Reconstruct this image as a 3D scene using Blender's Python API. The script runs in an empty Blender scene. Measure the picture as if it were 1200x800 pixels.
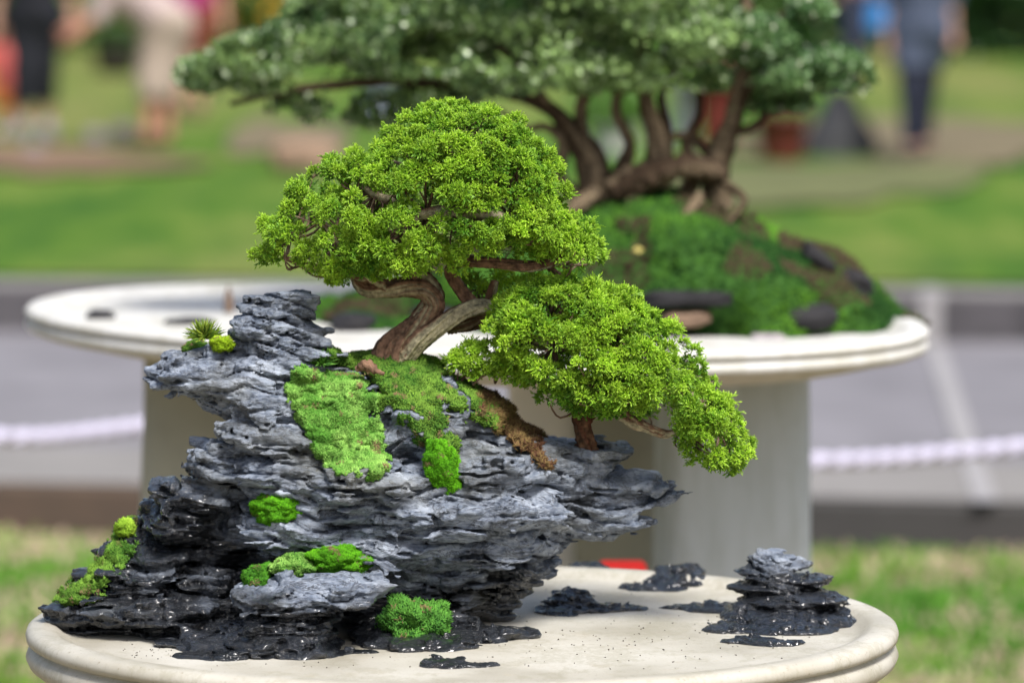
import bpy, math, random
import numpy as np
from mathutils import Vector
from mathutils.bvhtree import BVHTree
random.seed(7); rng = np.random.default_rng(11)
R = math.radians
scene = bpy.context.scene
C = scene.collection

# ------------------------------------------------------------------ camera
CAMZ = 1.84; FPX = 4800.0; HORIZON = -85.0
PITCH = math.atan((400 - HORIZON) / FPX)
cam_d = bpy.data.cameras.new('camera'); cam = bpy.data.objects.new('camera', cam_d); C.objects.link(cam)
cam.location = (0, 0, CAMZ); cam.rotation_euler = (math.pi / 2 - PITCH, 0, 0)
cam_d.sensor_width = 36; cam_d.lens = FPX / 1200 * 36; cam_d.clip_start = 0.1; cam_d.clip_end = 600
cam_d.dof.use_dof = True; cam_d.dof.focus_distance = 4.72; cam_d.dof.aperture_fstop = 3.5
scene.camera = cam

# ------------------------------------------------------------------ light (bright overcast)
SUN_EL, SUN_AZ = R(54), R(155)      # azimuth measured from +Y (away from camera) towards +X
w = bpy.data.worlds.new('World'); scene.world = w; w.use_nodes = True
nt = w.node_tree; nt.nodes.clear()
sky = nt.nodes.new('ShaderNodeTexSky'); sky.sky_type = 'NISHITA'; sky.sun_disc = False
sky.sun_elevation = SUN_EL; sky.sun_rotation = SUN_AZ
sky.air_density = 1.0; sky.dust_density = 4.0; sky.ozone_density = 1.0
bg = nt.nodes.new('ShaderNodeBackground'); bg.inputs[1].default_value = 0.10
wo = nt.nodes.new('ShaderNodeOutputWorld')
nt.links.new(sky.outputs[0], bg.inputs[0]); nt.links.new(bg.outputs[0], wo.inputs[0])
sd = bpy.data.lights.new('sun', 'SUN'); sd.energy = 3.0; sd.angle = R(16); sd.color = (1, 0.98, 0.95)
so = bpy.data.objects.new('sun', sd); C.objects.link(so)
sdir = Vector((math.sin(SUN_AZ) * math.cos(SUN_EL), math.cos(SUN_AZ) * math.cos(SUN_EL), math.sin(SUN_EL)))
so.rotation_euler = sdir.to_track_quat('Z', 'Y').to_euler(); so.location = (3, -3, 8)
scene.view_settings.view_transform = 'Standard'; scene.view_settings.look = 'None'
scene.view_settings.gamma = 1.0; scene.view_settings.exposure = 0.78
scene.render.engine = 'CYCLES'
scene.cycles.use_denoising = True
scene.cycles.max_bounces = 6; scene.cycles.diffuse_bounces = 3; scene.cycles.transparent_max_bounces = 4
scene.cycles.caustics_reflective = False; scene.cycles.caustics_refractive = False

# ------------------------------------------------------------------ geometry helpers
def at(u, v, Y):
    """photo pixel (1200x800) at world depth Y -> point"""
    a = (u - 600) / FPX; b = (v - 400) / FPX
    dy = math.cos(PITCH) - b * math.sin(PITCH); dz = -math.sin(PITCH) - b * math.cos(PITCH)
    return np.array([a / dy * Y, Y, CAMZ + dz / dy * Y])
def on_z(u, v, z):
    p = at(u, v, 1.0); t = (z - CAMZ) / (p[2] - CAMZ)
    return np.array([p[0] * t, t, z])

def mesh(name, V, F, mat=None, parent=None, col=None, smooth=True, F3=None):
    """V (n,3); F (m,k) int array of equal-size polygons; F3 optional triangles"""
    V = np.asarray(V, dtype=np.float32)
    me = bpy.data.meshes.new(name)
    polys = []
    F = np.asarray(F, dtype=np.int32)
    if F.size: polys.append(F)
    if F3 is not None and len(F3): polys.append(np.asarray(F3, dtype=np.int32))
    loops = np.concatenate([p.ravel() for p in polys])
    tot = np.concatenate([np.full(len(p), p.shape[1], dtype=np.int32) for p in polys])
    st = np.concatenate([[0], np.cumsum(tot)[:-1]]).astype(np.int32)
    me.vertices.add(len(V)); me.vertices.foreach_set('co', V.ravel())
    me.loops.add(len(loops)); me.loops.foreach_set('vertex_index', loops)
    me.polygons.add(len(tot)); me.polygons.foreach_set('loop_start', st); me.polygons.foreach_set('loop_total', tot)
    me.polygons.foreach_set('use_smooth', np.full(len(tot), smooth, dtype=bool))
    if col is not None:
        ca = me.color_attributes.new('col', 'FLOAT_COLOR', 'POINT')
        c4 = np.ones((len(V), 4), dtype=np.float32); c4[:, :3] = col
        ca.data.foreach_set('color', c4.ravel())
    me.update(calc_edges=True); me.validate()
    if mat: me.materials.append(mat)
    o = bpy.data.objects.new(name, me); C.objects.link(o)
    if parent is not None: 
        o.parent = parent
        o.matrix_parent_inverse = parent.matrix_world.inverted() if parent.type != 'EMPTY' else parent_inv(parent)
    return o
from mathutils import Matrix
def parent_inv(p):
    return Matrix.Translation(-Vector(p.location))
def tag(o, label=None, cat=None, group=None, kind=None):
    if label: o['label'] = label
    if cat: o['category'] = cat
    if group: o['group'] = group
    if kind: o['kind'] = kind
    return o
def thing(name, loc, label, cat, group=None):
    o = bpy.data.objects.new(name, None); C.objects.link(o); o.location = loc; o.empty_display_size = 0.05
    return tag(o, label, cat, group)

_tab = rng.random((64, 64, 64)).astype(np.float32) * 2 - 1
def N(x, y, z):
    x = np.asarray(x, np.float32); y = np.asarray(y, np.float32); z = np.asarray(z, np.float32)
    x, y, z = np.broadcast_arrays(x, y, z)
    xi = np.floor(x).astype(np.int32); yi = np.floor(y).astype(np.int32); zi = np.floor(z).astype(np.int32)
    fx = x - xi; fy = y - yi; fz = z - zi
    fx = fx * fx * (3 - 2 * fx); fy = fy * fy * (3 - 2 * fy); fz = fz * fz * (3 - 2 * fz)
    x0 = xi & 63; x1 = (xi + 1) & 63; y0 = yi & 63; y1 = (yi + 1) & 63; z0 = zi & 63; z1 = (zi + 1) & 63
    T = _tab
    c00 = T[x0, y0, z0] * (1 - fx) + T[x1, y0, z0] * fx
    c10 = T[x0, y1, z0] * (1 - fx) + T[x1, y1, z0] * fx
    c01 = T[x0, y0, z1] * (1 - fx) + T[x1, y0, z1] * fx
    c11 = T[x0, y1, z1] * (1 - fx) + T[x1, y1, z1] * fx
    return (c00 * (1 - fy) + c10 * fy) * (1 - fz) + (c01 * (1 - fy) + c11 * fy) * fz

def polygonize(fbase, fdet, lo, hi, h, margin):
    lo = np.array(lo, float); hi = np.array(hi, float); B = 8
    nb = np.ceil((hi - lo) / h / B).astype(int) + 1
    n = nb * B
    bc = [lo[i] + (np.arange(nb[i]) * B + B / 2) * h for i in range(3)]
    g = np.stack(np.meshgrid(*bc, indexing='ij'), -1).reshape(-1, 3)
    d = fbase(g).reshape(nb)
    act = np.argwhere(np.abs(d) < margin + h * B * 0.9)
    full = np.repeat(np.repeat(np.repeat(np.where(d < 0, -1.0, 1.0).astype(np.float32), B, 0), B, 1), B, 2)
    off = np.stack(np.meshgrid(*[np.arange(B)] * 3, indexing='ij'), -1).reshape(-1, 3)
    for i in range(0, len(act), 900):
        a = act[i:i + 900]
        idx = (a[:, None, :] * B + off[None]).reshape(-1, 3)
        full[idx[:, 0], idx[:, 1], idx[:, 2]] = fdet(lo + idx * h)
    return surfnet(full, lo, h)
def surfnet(full, lo, h):
    s = full < 0; n = np.array(full.shape)
    strid = np.array([n[1] * n[2], n[2], 1], dtype=np.int64)
    cells = []; pos = []; quads = []
    for ax in range(3):
        sl0 = [slice(None)] * 3; sl1 = [slice(None)] * 3
        sl0[ax] = slice(0, -1); sl1[ax] = slice(1, None)
        diff = s[tuple(sl0)] != s[tuple(sl1)]
        a1, a2 = (ax + 1) % 3, (ax + 2) % 3
        idx = np.argwhere(diff)
        ok = (idx[:, a1] > 0) & (idx[:, a2] > 0) & (idx[:, a1] < n[a1] - 1) & (idx[:, a2] < n[a2] - 1)
        idx = idx[ok]
        j = idx.copy(); j[:, ax] += 1
        f0 = full[idx[:, 0], idx[:, 1], idx[:, 2]]; f1 = full[j[:, 0], j[:, 1], j[:, 2]]
        t = f0 / (f0 - f1)
        p = idx.astype(np.float64); p[:, ax] += t
        base = idx @ strid
        q = []
        for (o1, o2) in ((0, 0), (1, 0), (1, 1), (0, 1)):
            c = base - o1 * strid[a1] - o2 * strid[a2]
            cells.append(c); pos.append(p); q.append(c)
        q = np.stack(q, 1)
        flip = f0 > 0
        q[flip] = q[flip][:, ::-1]
        quads.append(q[:, ::-1])
    cells = np.concatenate(cells); pos = np.concatenate(pos); quads = np.concatenate(quads)
    uq, inv = np.unique(cells, return_inverse=True)
    cnt = np.bincount(inv)
    V = np.stack([np.bincount(inv, pos[:, k]) / cnt for k in range(3)], 1)
    Fq = np.searchsorted(uq, quads)
    return lo + V * h, Fq[:, ::-1].copy()[:, ::-1]
def vnormals(V, F):
    a = V[F[:, 0]]; b = V[F[:, 1]]; c = V[F[:, 2]]
    fn = np.cross(b - a, c - a); nrm = np.zeros_like(V)
    for k in range(F.shape[1]):
        for q in range(3): nrm[:, q] += np.bincount(F[:, k], fn[:, q], len(V))
    return nrm / (np.linalg.norm(nrm, axis=1, keepdims=True) + 1e-12), fn

def ell(p, c, r):
    q = (p - c) / r; k0 = np.linalg.norm(q, axis=1); k1 = np.linalg.norm(q / r, axis=1) + 1e-9
    return k0 * (k0 - 1) / k1
def smin(a, b, k):
    hh = np.clip(0.5 + 0.5 * (b - a) / k, 0, 1)
    return b * (1 - hh) + a * hh - k * hh * (1 - hh)
def capsule(p, a, b, ra, rb):
    a = np.asarray(a, float); b = np.asarray(b, float); ab = b - a
    t = np.clip(((p - a) @ ab) / (ab @ ab + 1e-12), 0, 1)
    return np.linalg.norm(p - (a + t[:, None] * ab), axis=1) - (ra + (rb - ra) * t)
def poly_sd(px, py, P):
    """signed distance, positive inside"""
    P = np.asarray(P, float); n = len(P); best = np.full(px.shape, 1e9); ins = np.zeros(px.shape, bool)
    for i in range(n):
        x0, y0 = P[i]; x1, y1 = P[(i + 1) % n]
        dx, dy = x1 - x0, y1 - y0
        t = np.clip(((px - x0) * dx + (py - y0) * dy) / (dx * dx + dy * dy + 1e-12), 0, 1)
        best = np.minimum(best, (px - x0 - t * dx) ** 2 + (py - y0 - t * dy) ** 2)
        cond = ((y0 > py) != (y1 > py)) & (px < (x1 - x0) * (py - y0) / (y1 - y0 + 1e-12) + x0)
        ins ^= cond
    d = np.sqrt(best); return np.where(ins, d, -d)

def spikes(P, D, L, Wd, col, sides=3, tipcol=None):
    """little cones at P along D; returns V,F,col"""
    n = len(P); D = D / (np.linalg.norm(D, axis=1, keepdims=True) + 1e-9)
    ref = rng.normal(size=(n, 3)); A = np.cross(D, ref); A /= np.linalg.norm(A, axis=1, keepdims=True) + 1e-9
    Bv = np.cross(D, A)
    V = np.zeros((n, sides + 1, 3)); L = np.broadcast_to(L, n); Wd = np.broadcast_to(Wd, n)
    for k in range(sides):
        th = 2 * math.pi * k / sides
        V[:, k] = P + (A * math.cos(th) + Bv * math.sin(th)) * Wd[:, None]
    V[:, sides] = P + D * L[:, None]
    base = np.arange(n)[:, None] * (sides + 1)
    F = np.concatenate([np.concatenate([base + k, base + (k + 1) % sides, base + sides], 1) for k in range(sides)])
    cc = np.zeros((n, sides + 1, 3)); cc[:] = col[:, None, :]
    if tipcol is not None: cc[:, sides] = tipcol
    return V.reshape(-1, 3), F, cc.reshape(-1, 3)
def beads(P, D, L, Wd, col, tipcol):
    n = len(P); D = D / (np.linalg.norm(D, axis=1, keepdims=True) + 1e-9)
    A = np.cross(D, rng.normal(size=(n, 3))); A /= np.linalg.norm(A, axis=1, keepdims=True) + 1e-9; Bv = np.cross(D, A)
    L = np.broadcast_to(L, n)[:, None]; Wd = np.broadcast_to(Wd, n)[:, None]; V = np.zeros((n, 5, 3)); V[:, 0] = P; V[:, 4] = P + D * L
    for k in range(3):
        th = 2 * math.pi * k / 3; V[:, 1 + k] = P + D * L * .6 + (A * math.cos(th) + Bv * math.sin(th)) * Wd
    b = np.arange(n)[:, None] * 5
    F = np.concatenate([np.concatenate([b + 1 + k, b + 1 + (k + 1) % 3, b + 4], 1) for k in range(3)] + [np.concatenate([b + 1 + (k + 1) % 3, b + 1 + k, b], 1) for k in range(3)])
    cc = np.zeros((n, 5, 3)); cc[:] = ((col + tipcol) / 2)[:, None, :]; cc[:, 0] = col; cc[:, 4] = tipcol
    return V.reshape(-1, 3), F, cc.reshape(-1, 3)
def blades(P, D, L, Wd, col, tipcol=None):
    """flat bent grass blades, 2 tris + tip"""
    n = len(P); D = D / (np.linalg.norm(D, axis=1, keepdims=True) + 1e-9)
    ref = rng.normal(size=(n, 3)); A = np.cross(D, ref); A /= np.linalg.norm(A, axis=1, keepdims=True) + 1e-9
    Bv = np.cross(D, A)
    L = np.broadcast_to(L, n)[:, None]; Wd = np.broadcast_to(Wd, n)[:, None]
    V = np.zeros((n, 5, 3)); mid = P + D * L * 0.55 + Bv * L * 0.06; tip = P + D * L + Bv * L * 0.28
    V[:, 0] = P - A * Wd * 0.7; V[:, 1] = P + A * Wd * 0.7; V[:, 2] = mid + A * Wd; V[:, 3] = mid - A * Wd; V[:, 4] = tip
    b = np.arange(n)[:, None] * 5
    F = np.concatenate([np.concatenate([b, b + 1, b + 2], 1), np.concatenate([b, b + 2, b + 3], 1), np.concatenate([b + 3, b + 2, b + 4], 1)])
    cc = np.zeros((n, 5, 3)); cc[:] = col[:, None, :]
    if tipcol is not None: cc[:, 4] = tipcol; cc[:, 2:4] = (cc[:, 2:4] + tipcol[:, None]) / 2
    return V.reshape(-1, 3), F, cc.reshape(-1, 3)
def join(parts):
    Vs, Fs, Cs = [], [], []; o = 0
    for V, F, c in parts:
        Vs.append(V); Fs.append(F + o); Cs.append(c); o += len(V)
    return np.concatenate(Vs), np.concatenate(Fs), np.concatenate(Cs)

def crom(pts, per=10):
    P = [np.array(p, float) for p in pts]; P = [2 * P[0] - P[1]] + P + [2 * P[-1] - P[-2]]; out = []
    for i in range(1, len(P) - 2):
        for k in range(per):
            t = k / per
            out.append(0.5 * ((2 * P[i]) + (-P[i - 1] + P[i + 1]) * t + (2 * P[i - 1] - 5 * P[i] + 4 * P[i + 1] - P[i + 2]) * t * t + (-P[i - 1] + 3 * P[i] - 3 * P[i + 1] + P[i + 2]) * t ** 3))
    out.append(P[-2]); return np.array(out)
def tube(pts, rad, sides=14, per=10, lobe=0.0, seed=0, twist=3.0, colA=(.2, .1, .06), colB=(.2, .19, .1), squash=1.0):
    """swept limb with bark ribs running along it -> V,F,col"""
    c = crom(pts, per); r = crom([(a, 0, 0) for a in rad], per)[:, 0]
    n = len(c); T = np.gradient(c, axis=0); T /= np.linalg.norm(T, axis=1, keepdims=True) + 1e-9
    ref = np.array([0.3, -1, 0.2]); A = np.cross(T[0], ref); A /= np.linalg.norm(A)
    V = []; col = []
    th = np.linspace(0, 2 * math.pi, sides, endpoint=False)
    s = np.concatenate([[0], np.cumsum(np.linalg.norm(np.diff(c, axis=0), axis=1))])
    for i in range(n):
        A = A - T[i] * (A @ T[i]); A /= np.linalg.norm(A); Bv = np.cross(T[i], A)
        tw = th + twist * s[i] / max(s[-1], 1e-6)
        nz = N(np.cos(tw) * 2.2 + seed * 5.1, np.sin(tw) * 2.2 + seed, s[i] * 6 + seed * 3.3)
        n2 = N(np.cos(tw) * 6 + seed, np.sin(tw) * 6 - seed, s[i] * 25)
        n3 = N(np.cos(tw) * 5 + seed * 3, np.sin(tw) * 5, s[i] * 2.5 + seed)
        rr = r[i] * (1 + lobe * nz + lobe * 0.5 * n2 + lobe * 1.2 * n3)
        V.append(c[i] + (A[None] * np.cos(th)[:, None] * squash + Bv[None] * np.sin(th)[:, None]) * rr[:, None])
        m = np.clip(0.5 + 3.5 * N(np.cos(tw) * 1.5 + seed * 2, np.sin(tw) * 1.5, s[i] * 3 + seed) + 1.2 * n3, 0, 1)[:, None]
        col.append(np.array(colA) * m + np.array(colB) * (1 - m))
    V = np.concatenate(V); col = np.concatenate(col)
    i = np.arange(n - 1)[:, None] * sides; k = np.arange(sides)[None]; k2 = (k + 1) % sides
    F = np.stack([i + k, i + k2, i + sides + k2, i + sides + k], -1).reshape(-1, 4)
    F3 = []
    for e, off in ((0, 0), (1, (n - 1) * sides)):
        V = np.vstack([V, c[-1] + T[-1] * r[-1] * .5 if e else c[0]]); col = np.vstack([col, np.array(colA)]); ci = len(V) - 1
        for q in range(sides):
            a, b = off + q, off + (q + 1) % sides
            F3.append((b, a, ci) if e == 0 else (a, b, ci))
    return V, F, col, np.array(F3)
def tube_obj(name, pts, rad, mat, parent, **k):
    V, F, c, F3 = tube(pts, rad, **k)
    return mesh(name, V, F, mat, parent, c, F3=F3)
def tubes_obj(name, specs, mat, parent, **k):
    Vs, Fs, F3s, Cs = [], [], [], []; o = 0
    for i, (pts, rad) in enumerate(specs):
        V, F, c, F3 = tube(pts, rad, seed=i * 1.7, **k)
        Vs.append(V); Fs.append(F + o); F3s.append(F3 + o); Cs.append(c); o += len(V)
    return mesh(name, np.concatenate(Vs), np.concatenate(Fs), mat, parent, np.concatenate(Cs), F3=np.concatenate(F3s))
def box(name, c, s, mat, parent=None, rz=0, bev=0.004, taper=1.0):
    import bmesh
    bm = bmesh.new(); bmesh.ops.create_cube(bm, size=1)
    for v in bm.verts:
        k = taper if v.co.z > 0 else 1
        v.co = Vector((v.co.x * s[0] * k, v.co.y * s[1] * k, v.co.z * s[2]))
    bmesh.ops.bevel(bm, geom=bm.edges[:], offset=bev, segments=2, affect='EDGES')
    bmesh.ops.rotate(bm, verts=bm.verts, cent=(0, 0, 0), matrix=Matrix.Rotation(rz, 3, 'Z'))
    V = np.array([v.co[:] for v in bm.verts]) + np.array(c); 
    me = bpy.data.meshes.new(name); bmesh.ops.translate(bm, verts=bm.verts, vec=c); bm.to_mesh(me); bm.free()
    me.materials.append(mat); o = bpy.data.objects.new(name, me); C.objects.link(o)
    if parent is not None: o.parent = parent; o.matrix_parent_inverse = parent_inv(parent)
    return o

# ------------------------------------------------------------------ materials
def mat(name, rough=0.8, spec=0.4):
    m = bpy.data.materials.new(name); m.use_nodes = True; t = m.node_tree
    b = t.nodes['Principled BSDF']; b.inputs['Roughness'].default_value = rough; b.inputs['Specular IOR Level'].default_value = spec
    return m, t, b
def nd(t, typ, **kw):
    n = t.nodes.new(typ)
    for k, v in kw.items():
        if k.startswith('i_'):
            key = k[2:]; n.inputs[int(key) if key.isdigit() else key.replace('_', ' ')].default_value = v
        else: setattr(n, k, v)
    return n
def ramp(t, fac, stops, interp='LINEAR'):
    r = t.nodes.new('ShaderNodeValToRGB'); r.color_ramp.interpolation = interp
    el = r.color_ramp.elements
    while len(el) < len(stops): el.new(0.5)
    for e, (p, c) in zip(el, stops): e.position = p; e.color = (*c, 1) if len(c) == 3 else c
    t.links.new(fac, r.inputs[0]); return r.outputs[0]
def coords(t, scale=(1, 1, 1)):
    tc = t.nodes.new('ShaderNodeNewGeometry'); mp = t.nodes.new('ShaderNodeMapping'); mp.inputs['Scale'].default_value = scale
    t.links.new(tc.outputs['Position'], mp.inputs[0]); return mp.outputs[0]
def noise(t, vec, scale, detail=4, rough=0.55):
    n = nd(t, 'ShaderNodeTexNoise', i_Scale=scale, i_Detail=detail, i_Roughness=rough); t.links.new(vec, n.inputs['Vector']); return n.outputs['Fac']
def mixc(t, fac, a, b, blend='MIX'):
    m = t.nodes.new('ShaderNodeMix'); m.data_type = 'RGBA'; m.blend_type = blend
    for s, val in ((0, fac), (6, a), (7, b)):
        if isinstance(val, (int, float)): m.inputs[s].default_value = val
        elif isinstance(val, tuple): m.inputs[s].default_value = (*val, 1)
        else: t.links.new(val, m.inputs[s])
    return m.outputs[2]
def math_(t, op, a, b=0.0, clamp=False):
    m = t.nodes.new('ShaderNodeMath'); m.operation = op; m.use_clamp = clamp
    for s, val in ((0, a), (1, b)):
        if isinstance(val, (int, float)): m.inputs[s].default_value = val
        else: t.links.new(val, m.inputs[s])
    return m.outputs[0]
def bump(t, b, hgt, strength, dist):
    n = nd(t, 'ShaderNodeBump', i_Strength=strength, i_Distance=dist); t.links.new(hgt, n.inputs['Height']); t.links.new(n.outputs[0], b.inputs['Normal'])
def attr(t): return nd(t, 'ShaderNodeAttribute', attribute_name='col').outputs['Color']
def attr_mat(name, rough=0.7, transl=0.0, var=0.25, vscale=60, spec=0.3, bmp=None):
    m, t, b = mat(name, rough, spec)
    v = coords(t); nz = noise(t, v, vscale, 3)
    f = ramp(t, nz, [(0.3, (1 - var,) * 3), (0.7, (1 + var * 0.3,) * 3)])
    c = mixc(t, 1.0, attr(t), f, 'MULTIPLY'); t.links.new(c, b.inputs['Base Color'])
    if bmp: bump(t, b, noise(t, coords(t, bmp[2]), bmp[0], 5), 0.8, bmp[1])
    if transl:
        tr = t.nodes.new('ShaderNodeBsdfTranslucent'); t.links.new(c, tr.inputs[0])
        mx = nd(t, 'ShaderNodeMixShader', i_0=transl); out = t.nodes['Material Output']
        t.links.new(b.outputs[0], mx.inputs[1]); t.links.new(tr.outputs[0], mx.inputs[2]); t.links.new(mx.outputs[0], out.inputs[0])
    return m
def plain(name, col, rough=0.7, var=0.15, scale=8, spec=0.3, bmp=0.0):
    m, t, b = mat(name, rough, spec); v = coords(t); nz = noise(t, v, scale, 5)
    lo = tuple(c * (1 - var) for c in col); hi = tuple(min(1, c * (1 + var)) for c in col)
    t.links.new(ramp(t, nz, [(0.3, lo), (0.7, hi)]), b.inputs['Base Color'])
    if bmp: bump(t, b, noise(t, v, scale * 20, 3), 0.5, bmp)
    return m

M = {}
# layered grey stone: dry blue-grey above, wet and near black low down by the water line
def rock_mat(name, wet_z0, wet_z1, bias=0.0):
    m, t, b = mat(name, 0.6, 0.5)
    v = coords(t); vs = coords(t, (1, 1, 2.4))
    n1 = noise(t, vs, 22, 8, 0.6); n2 = noise(t, v, 6, 4); n3 = noise(t, vs, 120, 6, 0.65)
    c = ramp(t, n1, [(0.28, (0.022, 0.028, 0.042)), (0.41, (0.068, 0.088, 0.125)), (0.52, (0.165, 0.20, 0.265)), (0.66, (0.50, 0.555, 0.64))])
    c = mixc(t, ramp(t, n3, [(0.4, (0, 0, 0)), (0.62, (0.75,) * 3)]), c, (0.33, 0.37, 0.44))
    n5 = noise(t, coords(t, (1, 1, 1.6)), 9, 7, 0.7)
    c = mixc(t, ramp(t, n5, [(0.36, (0.6,) * 3), (0.48, (0, 0, 0))]), c, (0.065, 0.072, 0.085))
    vein = nd(t, 'ShaderNodeTexNoise', i_Scale=16, i_Detail=6, i_Roughness=0.7, i_Distortion=1.2); t.links.new(vs, vein.inputs['Vector'])
    c = mixc(t, ramp(t, vein.outputs['Fac'], [(0.475, (0, 0, 0)), (0.5, (0.85,) * 3), (0.525, (0, 0, 0))]), c, (0.03, 0.033, 0.04))
    oc = ramp(t, n2, [(0.5, (0, 0, 0)), (0.68, (0.6,) * 3)])
    c = mixc(t, oc, c, (0.15, 0.14, 0.085))
    att = nd(t, 'ShaderNodeAttribute', attribute_name='col')
    wet = math_(t, 'ADD', att.outputs['Color'], bias)
    wet = math_(t, 'ADD', wet, math_(t, 'MULTIPLY', math_(t, 'SUBTRACT', noise(t, vs, 15, 5), 0.5), 0.9))
    wet = ramp(t, wet, [(0.35, (0, 0, 0)), (0.62, (1, 1, 1))])
    t.links.new(mixc(t, wet, c, mixc(t, 0.07, (0.006, 0.007, 0.009), c)), b.inputs['Base Color'])
    sp = nd(t, 'ShaderNodeMapRange'); t.links.new(wet, sp.inputs[0]); sp.inputs[3].default_value = 0.4; sp.inputs[4].default_value = 0.3; t.links.new(sp.outputs[0], b.inputs['Specular IOR Level'])
    rr = nd(t, 'ShaderNodeMapRange'); t.links.new(wet, rr.inputs[0]); rr.inputs[3].default_value = 0.62; rr.inputs[4].default_value = 0.13
    t.links.new(rr.outputs[0], b.inputs['Roughness'])
    n4 = noise(t, vs, 260, 8, 0.7)
    hsum = math_(t, 'ADD', math_(t, 'MULTIPLY', n3, 1.0), math_(t, 'MULTIPLY', n4, 0.6))
    bump(t, b, hsum, 1.0, 0.0045)
    t.links.new(math_(t, 'MULTIPLY', wet, 0.95), b.inputs['Coat Weight']); b.inputs['Coat Roughness'].default_value = 0.08; b.inputs['Coat IOR'].default_value = 1.4
    cb = nd(t, 'ShaderNodeBump', i_Strength=0.8, i_Distance=0.012); t.links.new(noise(t, coords(t, (1, 1, 2.2)), 38, 2, 0.4), cb.inputs['Height']); t.links.new(cb.outputs[0], b.inputs['Coat Normal'])
    return m
M['rock'] = rock_mat('layered_stone', 0, 0)
M['tray'], t, b = mat('cream_cement', 0.5, 0.35)
v = coords(t); n1 = noise(t, v, 7, 6); n2 = noise(t, v, 260, 3); n3 = noise(t, v, 28, 6, 0.7)
c = ramp(t, n1, [(0.3, (0.37, 0.345, 0.28)), (0.55, (0.47, 0.45, 0.39)), (0.75, (0.53, 0.515, 0.465))])
c = mixc(t, ramp(t, n3, [(0.55, (0, 0, 0)), (0.75, (0.55,) * 3)]), c, (0.36, 0.31, 0.22))
c = mixc(t, ramp(t, n2, [(0.64, (0, 0, 0)), (0.72, (0.8,) * 3)]), c, (0.22, 0.18, 0.12))
st1 = noise(t, coords(t, (1, 1, .3)), 14, 8, 0.75); c = mixc(t, ramp(t, st1, [(0.5, (0, 0, 0)), (0.56, (0.4,) * 3), (0.6, (0, 0, 0)), (0.72, (0.5,) * 3)]), c, (0.27, 0.25, 0.17))
sepz = t.nodes.new('ShaderNodeSeparateXYZ'); t.links.new(v, sepz.inputs[0]); lowz = nd(t, 'ShaderNodeMapRange'); t.links.new(sepz.outputs[2], lowz.inputs[0])
lowz.inputs[1].default_value = 1.0; lowz.inputs[2].default_value = 0.94; c = mixc(t, math_(t, 'MULTIPLY', lowz.outputs[0], math_(t, 'MULTIPLY', n3, 0.9)), c, (0.22, 0.2, 0.12))
t.links.new(c, b.inputs['Base Color']); bump(t, b, n2, 0.3, 0.0012)
t.links.new(ramp(t, n1, [(0.35, (0.35,) * 3), (0.6, (0.6,) * 3)]), b.inputs['Roughness'])
M['tray_old'], t, b = mat('painted_cement', 0.6, 0.3)
v = coords(t); n1 = noise(t, v, 4, 5)
t.links.new(ramp(t, n1, [(0.3, (0.46, 0.45, 0.42)), (0.7, (0.58, 0.575, 0.55))]), b.inputs['Base Color'])
M['pedestal'] = plain('pedestal_paint', (0.44, 0.495, 0.53), 0.6, 0.1, 3)
M['pedestal_olive'] = plain('olive_and_shade_cement', (0.33, 0.325, 0.26), 0.8, 0.2, 4)  # olive cement tone; on one inner leg it paints pedestal shade
M['pedestal_white'] = plain('bright_patch_white', (0.8, 0.8, 0.8), 0.6, 0.05, 4)
def weathered(name, col, dirt):
    m, t, b = mat(name, .65, .3); a_ = noise(t, coords(t, (1, 1, .12)), 30, 6, .65); g_ = noise(t, coords(t), 5, 6, .65)
    c = mixc(t, ramp(t, a_, [(.45, (0, 0, 0)), (.7, (.55,) * 3)]), col, dirt); c = mixc(t, ramp(t, g_, [(.5, (0, 0, 0)), (.7, (.5,) * 3)]), c, dirt)
    t.links.new(c, b.inputs['Base Color']); return m
M['pedestal'] = weathered('pedestal_paint', (.46, .51, .54), (.30, .33, .31))  # cool sky-lit shade put into the blue base; streaks are weathering
M['tray_old'] = weathered('painted_cement', (.57, .565, .54), (.36, .34, .26))
M['bark'] = attr_mat('juniper_bark', 0.85, 0, 0.65, 140, 0.15, (150, 0.006, (1, 1, .5)))
M['leaf'] = attr_mat('juniper_foliage', 0.45, 0.4, 0.2, 40, 0.35)
M['moss'] = attr_mat('moss', 0.85, 0.15, 0.35, 70, 0.15)
M['leaf2'] = attr_mat('dark_foliage', 0.4, 0.2, 0.2, 6, 0.5)
M['grass'] = attr_mat('grass_blades', 0.6, 0.3, 0.2, 3, 0.25)
M['asphalt'] = plain('pale_asphalt', (0.175, 0.168, 0.18), 0.85, 0.16, 3)
M['kerb_dark'] = plain('dark_kerb', (0.075, 0.07, 0.075), 0.85, 0.35, 4)
M['kerb_brown'] = plain('stained_kerb', (0.11, 0.08, 0.065), 0.9, 0.4, 3)
M['near_face'], t, b = mat('weathered_kerb', .9, .2); v = coords(t); sx_ = nd(t, 'ShaderNodeSeparateXYZ'); t.links.new(v, sx_.inputs[0])
mr = nd(t, 'ShaderNodeMapRange'); t.links.new(math_(t, 'ADD', sx_.outputs[0], noise(t, v, 3, 4)), mr.inputs[0]); mr.inputs[1].default_value = -.3; mr.inputs[2].default_value = 1.2
c = mixc(t, mr.outputs[0], (.10, .07, .052), (.06, .057, .056)); t.links.new(mixc(t, noise(t, v, 9, 6), c, mixc(t, .5, c, (.03, .03, .03))), b.inputs['Base Color'])
M['kerb_top'] = plain('kerb_top', (0.20, 0.19, 0.18), 0.85, 0.12, 3)
M['line'] = plain('road_paint', (0.28, 0.27, 0.27), 0.8, 0.1, 3)
M['rope'] = plain('white_rope', (0.47, 0.45, 0.56), 0.8, 0.08, 40)
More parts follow.
